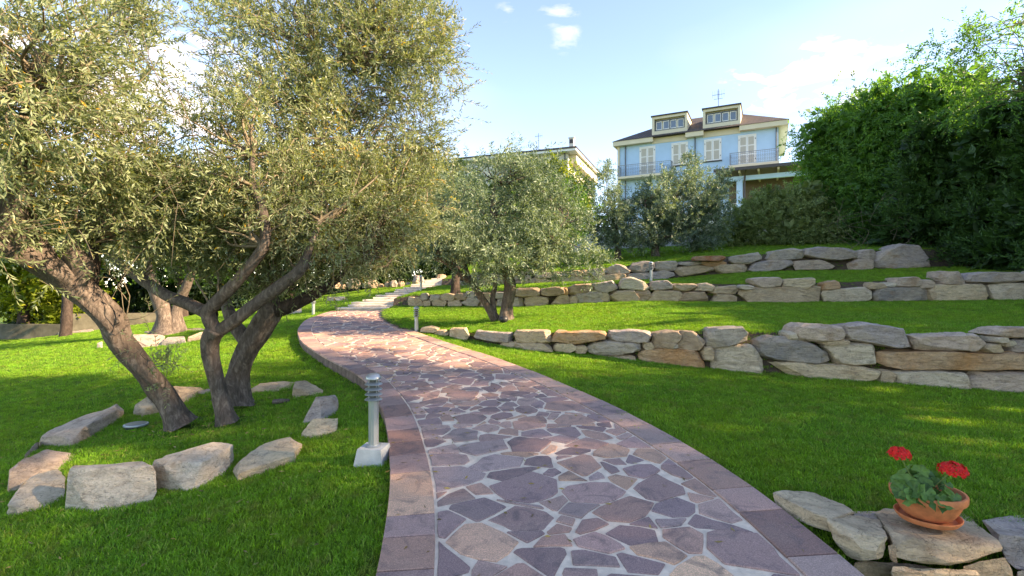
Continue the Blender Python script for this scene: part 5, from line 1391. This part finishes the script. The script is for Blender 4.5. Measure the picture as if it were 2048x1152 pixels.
def white_house():
    L, U, V = frame_of((-8.5, 55.55), (6.15, 50.0)); LEN = (Vector((6.15, 50.0, 0)) - L).length
    h = empty('white_house', L + U * 8 + Vector((0, 0, 5)), 'off-white house with flat wide eaves and a chimney behind the trees', 'house')
    B = lambda: MB(L, U, V)
    b = B(); b.box(0, LEN - .85, .55, 12, 4, 14.78); b.build('wall', M['white_wall'], h)
    b = B(); b.box(-.4, LEN + .15, -.25, 12.6, 14.80, 15.02); b.build('eave', M['white'], h)
    b = B(); b.box(-.45, LEN + .2, -.33, 12.7, 15.023, 15.18); b.build('roof', M['trim'], h)
    b = B(); b.box(LEN - .85, LEN - .15, 1.2, 11.8, 13.9, 14.78); b.build('side_cornice', M['cream'], h)
    for u0, u1, z0, z1 in ((LEN - 3.3, LEN - 1.95, 13.75, 14.45), (LEN - 11.4, LEN - 10.5, 13.8, 14.3)):
        b = B(); b.box(u0, u1, .48, .548, z0, z1); w = b.build('window', M['white'], h)
        for k in range(2):
            a = u0 + .08 + (u1 - u0 - .1) * k / 2; b = B(); b.box(a, a + (u1 - u0) / 2 - .12, .44, .479, z0 + .1, z1 - .1); b.build('pane', M['shade_open'], w)
    b = B(); b.tube([(LEN - 1.15, .46, 14.8), (LEN - 1.15, .46, 5)], .06, 8); b.build('downpipe', M['iron'], h)
    b = B(); b.box(LEN - .75, LEN - .3, .6, 1.1, 15.1, 16.25); b.box(LEN - .82, LEN - .23, .55, 1.15, 16.251, 16.36); b.build('chimney', M['white_wall'], h)
    b = B(); b.box(LEN - .70, LEN - .35, .57, .599, 15.75, 16.15); b.build('chimney_vent', M['trim'], h)
    b = B(); c = LEN - 4.1; b.tube([(c, 1.2, 15.1), (c, 1.2, 17.3)], .03, 5); b.tube([(c - .4, 1.2, 17.0), (c + .4, 1.2, 17.0)], .02, 4)
    for k in range(5): b.tube([(c - .36 + .18 * k, 1.2, 16.8), (c - .36 + .18 * k, 1.2, 17.25)], .014, 3)
    b.add([(c - .3, 1.0, 15.19), (c + .3, 1.0, 15.19), (c + .3, 1.5, 15.19), (c - .3, 1.5, 15.19), (c, 1.2, 15.55)], [(0, 1, 4), (1, 2, 4), (2, 3, 4), (3, 0, 4)])
    b.build('antenna', M['iron'], h)
white_house()

# ------------------------------------------------------------------ path lamps
def bollard(pos, label, block=True, rz=0.0, s=1.0):
    x, y, z = pos
    o = empty('bollard_lamp', pos, label, 'path lamp', 'grey louvred path lamps')
    zb = z - .05
    if block:
        a, c, hb = .125, .095, .125; V = []; cs, sn = math.cos(rz), math.sin(rz)
        for r, zz in ((a, -.05), (c, hb)):
            for u, v in ((-1, -1), (1, -1), (1, 1), (-1, 1)): V.append((x + (u * cs - v * sn) * r, y + (u * sn + v * cs) * r, z + zz))
        mk('base_block', V, [(3, 2, 1, 0), (4, 5, 6, 7), (0, 1, 5, 4), (1, 2, 6, 5), (2, 3, 7, 6), (3, 0, 4, 7)], M['concrete'], o); zb = z + hb
    H = .36 * s
    m = MB((x, y, zb)); m.lathe([(.058, .001), (.060, .008), (.050, .014)], n=24); m.build('foot_flange', M['steel'], o, True, 40)
    V = []; Fc = []; n = 40
    for zz in (.012, H):
        for k in range(n):
            an = 6.28318 * k / n; r = .0385 + .0022 * math.cos(an * 10); V.append((x + r * math.cos(an), y + r * math.sin(an), zb + zz))
    for k in range(n): Fc.append((k, (k + 1) % n, n + (k + 1) % n, n + k))
    Fc.append(tuple(range(n, 2 * n))); mk('column', V, Fc, M['steel'], o, True, 50)
    m = MB((x, y, zb)); m.lathe([(.030, H), (.030, H + .175)], n=20); m.build('lamp_core', M['dark_gap'], o, True, 40)
    for k in range(4):
        za = H + .008 + .040 * k
        m = MB((x, y, zb)); m.lathe([(.034, za - .004), (.068, za), (.069, za + .004), (.052, za + .016), (.034, za + .018)], n=28); m.build('louvre', M['steel'], o, True, 40)
    for k in range(4):
        an = .78 + k * 1.5708; m = MB((x, y, zb)); m.tube([(.043 * math.cos(an), .043 * math.sin(an), H), (.043 * math.cos(an), .043 * math.sin(an), H + .178)], .004, 5); m.build('rod', M['steel'], o)
    za = H + .172; m = MB((x, y, zb)); m.lathe([(.062, za), (.063, za + .005), (.058, za + .020), (.045, za + .035), (.026, za + .044), (.006, za + .047)], n=28); m.build('dome_cap', M['steel'], o, True, 60)
g = G(743, 930); bollard(Vector((g.x, g.y + .06, float(zL(g.x, g.y + .06)))), 'nearest grey path lamp on a concrete block beside the paving', True, -.12, 1.0)
g = G(833, 664, 'R'); bollard(Vector((g.x, g.y, zR(g.x, g.y))), 'grey path lamp on the right lawn edge next to the flat pale stones', False)
y_ = 14.1; x_ = float(XL(y_)) - .38; bollard(Vector((x_, y_, float(zL(x_, y_)))), 'grey path lamp at the outer bend of the path', False)
y_ = 17.2; x_ = -3.06; bollard(Vector((x_, y_, zR(x_, y_))), 'grey path lamp beside the steps above the stone wall end', False)
g = P(1302, 566, 13.4); bollard(Vector((g.x, 13.4, zR(g.x, 13.4))), 'grey path lamp standing on the second terrace before the upper stone wall', False)
def ground_light(pos, r, label, h=.03):
    o = empty('ground_spotlight', pos, label, 'garden light')
    m = MB(pos); m.lathe([(r * .82, -.05), (r * .82, h)], n=28); m.build('housing', M['black'], o, True, 40)
    m = MB(pos); m.lathe([(r, h), (r * 1.02, h + .008), (r, h + .018), (r * .9, h + .022)], n=32); m.build('rim', M['steel'] if r > .1 else M['black'], o, True, 40)
    m = MB(pos); m.lathe([(r * .86, h + .0215), (r * .86, h + .0245)], n=28); m.build('lens', plain('dull grey lens', (.12, .13, .12), .3), o, True, 40)
g = G(272, 856); ground_light(g, .12, 'round flat ground light in the grass by the leaning trunk')
g = G(1008, 643, 'R') + Vector((0, -.25, 0)); g.z = zR(g.x, g.y)
o = empty('garden_spotlight', g, 'small round dark spotlight at the foot of the dark olive trunk', 'garden light')
m = MB(g); m.lathe([(.02, .0), (.07, .03), (.09, .08), (.075, .125), (.03, .15)], n=20); m.build('lamp_head', M['black'], o, True, 60)
m = MB(g); m.tube([(0, 0, -.06), (0, 0, .04)], .02, 8); m.build('spike', M['black'], o)
# terracotta slab resting on the upper wall
pts = [P(a, b, 14.75) for a, b in ((1390, 517), (1394, 512), (1445, 511), (1452, 514), (1452, 520), (1440, 522), (1392, 521))]
o = rock('terracotta_slab', [q for p in pts for q in (p, p + Vector((0, .35, 0)))], None, (.40, .13, .05), 5, 10, 20, .01, 2, 'long reddish slab lying on top of the uppermost stone wall', 'slab')
# short log and chips in the olive bed
g0, g1 = G(547, 808), G(578, 805)
limb('log', [g0 + Vector((0, 0, .02)), g0.lerp(g1, .5) + Vector((0, 0, .025)), g1 + Vector((0, 0, .02))], [.032, .03, .022], M['bark'], None, 10, .03, .2, 3)
tag(bpy.data.objects['log'], 'short cut log lying in the grass of the olive bed', 'log')
# lamp post far behind the trees
b0 = Vector((2.05, 24.3, ground_z(2.05, 24.3))); m = MB(b0); m.tube([(0, 0, -.1), (0, 0, 1.5)], .06, 8)
tag(m.build('post', M['steel'], None), 'thin grey post at the back edge of the upper lawn', 'post')

# ------------------------------------------------------------------ potted geranium
pc = P(1855, 1038, 2.86); pc.z += .0
def pot():
    o = empty('flower_pot', pc, 'round terracotta bowl on the stone wall holding red geraniums', 'flower pot')
    m = MB(pc); R = .172; H = .145; z = .020
    prof = [(.085, z), (.100, z + .002)]
    for k in range(9):
        t = k / 8; r = .100 + (R - .012 - .100) * (t ** .62); zz = z + .004 + (H - .045) * t
        prof += [(r, zz), (r + .0022, zz + .003)] if k < 8 else [(r, zz)]
    prof += [(R, z + H - .040), (R + .003, z + H - .03), (R + .004, z + H - .008), (R, z + H), (R - .010, z + H), (R - .016, z + H - .008), (R - .022, z + H - .045), (.07, z + .03)]
    m.lathe(prof, n=56); m.build('bowl', M['terracotta'], o, True, 35)
    m = MB(pc); m.lathe([(R - .021, z + H - .046), (R - .022, z + H - .040), (.10, z + H - .028), (.02, z + H - .026)], n=32); m.build('soil', M['soil'], o, True)
    s = empty('pot_saucer', pc, 'terracotta saucer under the geranium bowl', 'saucer')
    m = MB(pc); m.lathe([(.115, -.004), (.135, .0), (.152, .022), (.154, .030), (.150, .032), (.142, .028), (.130, .010), (.05, .008)], n=56); m.build('dish', M['terracotta'], s, True, 35)
pot()
def leafy_mat(name, a, c, tr):
    m, nt, b = mat(name); n = noise_tex(nt, 45, 4, .6, geo_pos(nt)); oi = nt.nodes.new('ShaderNodeObjectInfo')
    col = mixc(nt, oi.outputs['Random'], a, c); col = mixc(nt, 1.0, col, ramp(nt, n, [(.3, (.75, .75, .75)), (.7, (1.2, 1.2, 1.2))]), 'MULTIPLY')
    nt.links.new(col, b.inputs['Base Color']); b.inputs['Roughness'].default_value = .55
    t = nt.nodes.new('ShaderNodeBsdfTranslucent'); nt.links.new(col, t.inputs['Color']); mx = nt.nodes.new('ShaderNodeMixShader'); mx.inputs[0].default_value = tr
    nt.links.new(b.outputs[0], mx.inputs[1]); nt.links.new(t.outputs[0], mx.inputs[2]); nt.links.new(mx.outputs[0], nt.nodes['Material Output'].inputs[0]); return m
M['ger_leaf'] = leafy_mat('geranium leaves', (0.04, 0.12, 0.02), (0.13, 0.27, 0.05), .28)
M['petal'] = leafy_mat('red petals', (0.70, 0.006, 0.005), (0.88, 0.02, 0.012), .25)
M['stem'] = plain('green stems', (0.16, 0.22, 0.06), .6)
def geranium():
    rg = np.random.default_rng(3); top = pc + Vector((0, 0, .150))
    o = empty('geranium', top, 'geranium plant with two red flower heads in the bowl', 'flower')
    # scalloped round leaf with a notch, gently cupped and folded
    def leaf_mesh(seed):
        r_ = np.random.default_rng(seed); V = [(0, 0, 0)]; Fc = []; n = 30
        for ring in (.55, 1.0):
            for k in range(n):
                an = -2.75 + 5.5 * k / (n - 1); rr_ = ring * (1 + .09 * math.cos(an * 6.5) * ring)
                V.append((rr_ * math.cos(an), rr_ * math.sin(an), .20 * ring ** 2 - .10 * ring * math.cos(an * 6.5) * .5 + .05 * r_.normal()*ring))
        for k in range(n - 1): Fc += [(0, 1 + k, 2 + k), (1 + k, 1 + n + k, 2 + n + k, 2 + k)]
        me = bpy.data.meshes.new('leaf'); me.from_pydata(V, [], Fc); me.polygons.foreach_set('use_smooth', [True] * len(Fc)); me.materials.append(M['ger_leaf']); return me
    lm = [leaf_mesh(s) for s in range(4)]
    cols = []
    for i in range(46):
        an = rg.uniform(0, 6.283); rad = .145 * math.sqrt(rg.random()); hz = rg.uniform(.01, .135) * (1.15 - rad / .2)
        if i < 7: an = 3.6 + i * .28; rad = rg.uniform(.11, .165); hz = rg.uniform(-.012, .03)
        p = top + Vector((math.cos(an) * rad - .035, math.sin(an) * rad, hz))
        l = bpy.data.objects.new('leaf', lm[i % 4]); COL.objects.link(l); l.parent = o; l.location = p - top
        s = rg.uniform(.032, .052); l.scale = (s, s, s)
        out = Vector((math.cos(an) * .8 + rg.normal() * .3, math.sin(an) * .8 - .25 + rg.normal() * .3, .75 + rg.normal() * .25)).normalized()
        l.rotation_euler = (out.to_track_quat('Z', 'Y') @ Matrix.Rotation(rg.uniform(0, 6.28), 4, 'Z').to_quaternion()).to_euler(); WL[l] = p
        m = MB(); m.tube([tuple(top + Vector((math.cos(an) * rad * .3 - .03, math.sin(an) * rad * .3, -.02))), tuple(top + Vector((math.cos(an) * rad * .6 - .03, math.sin(an) * rad * .6, hz * .6))), tuple(p)], .0022, 4); m.build('leaf_stalk', M['stem'], o)
    pv = [(0, 0, 0), (.5, -.42, .10), (1.0, -.40, .05), (1.15, 0, .0), (1.0, .40, .05), (.5, .42, .10)]
    fl = bpy.data.meshes.new('floret'); V = []; Fc = []
    for k in range(5):
        an = k * 1.2566; b = len(V)
        for x, y, z in pv: V.append((x * math.cos(an) - y * math.sin(an), x * math.sin(an) + y * math.cos(an), z * 2 + .05 * k))
        Fc += [(b, b + 1, b + 2), (b, b + 2, b + 3), (b, b + 3, b + 4), (b, b + 4, b + 5)]
    fl.from_pydata(V, [], Fc); fl.materials.append(M['petal'])
    for (px, py, d, n, r) in ((1799, 908, 2.80, 34, .050), (1905, 941, 2.70, 46, .062)):
        c = P(px, py, d); m = MB(); s = top + Vector((-.03, 0, -.02)); mid = s.lerp(c, .5) + Vector((-.015 if px < 1850 else .03, 0, .02))
        cc, rr_ = catmull([s, mid, c], [.0035, .003, .003], .03); m.tube([tuple(q) for q in cc], .0032, 6); m.build('stem', M['stem'], o)
        hb = MB(); 
        for k in range(n // 2):
            an = k * 2.4; el = .2 + 1.2 * k / (n // 2); q = c + Vector((math.cos(an) * math.cos(el), math.sin(an) * math.cos(el), math.sin(el) * .7)) * r * .75
            hb.tube([tuple(c - Vector((0, 0, .012))), tuple(q)], .0011, 3)
        hd = hb.build('flower_head', M['stem'], o)
        for k in range(n):
            t = (k + .5) / n; el = math.asin(1 - 1.35 * t); an = k * 2.39996
            dr = Vector((math.cos(an) * math.cos(el), math.sin(an) * math.cos(el), math.sin(el)))
            q = c + Vector((dr.x, dr.y, dr.z * .72)) * r * rg.uniform(.85, 1.05)
            f = bpy.data.objects.new('floret', fl); COL.objects.link(f); f.parent = hd; f.location = q - WL[hd]; ss = rg.uniform(.011, .015); f.scale = (ss, ss, ss)
            dr = (dr + Vector(rg.normal(0, .2, 3))).normalized(); f.rotation_euler = (dr.to_track_quat('Z', 'Y') @ Matrix.Rotation(rg.uniform(0, 6.28), 4, 'Z').to_quaternion()).to_euler()
geranium()

# ------------------------------------------------------------------ fallen leaves and dry bits on lawn and path
def litter():
    rg = np.random.default_rng(55); pos = []
    for i in range(900):
        x, y = rg.normal(-3.2, 1.6), rg.normal(5.4, 1.6)
        if y < 2 or x > XL(y) + 1.2: continue
        z = plane(y) + .012 if x > XL(y) else float(zL(x, y)) + rg.uniform(.012, .034)
        pos.append((x, y, z))
    for i in range(160):
        y = rg.uniform(2.3, 9); x = rg.uniform(XL(y), XR(y)); pos.append((x, y, plane(y) + .012))
    pos = np.array(pos); n = len(pos); an = rg.random(n) * 6.283
    d = np.stack([np.cos(an), np.sin(an), rg.normal(0, .12, n)], 1); d /= np.linalg.norm(d, axis=1)[:, None]
    v, t = leaves_np(pos, d, rg.uniform(.03, .06, n), rg.uniform(.008, .015, n), rg, .2)
    o = mk_tris('fallen_leaves', v, t, leaf_material('dry leaves', [(0, (.10, .07, .03)), (.5, (.26, .18, .07)), (1, (.42, .30, .10))], .2), None, np.repeat(rg.random(n), 2))
    tag(o, 'dry fallen olive leaves scattered over grass and paving', 'leaves', kind='stuff')
litter()
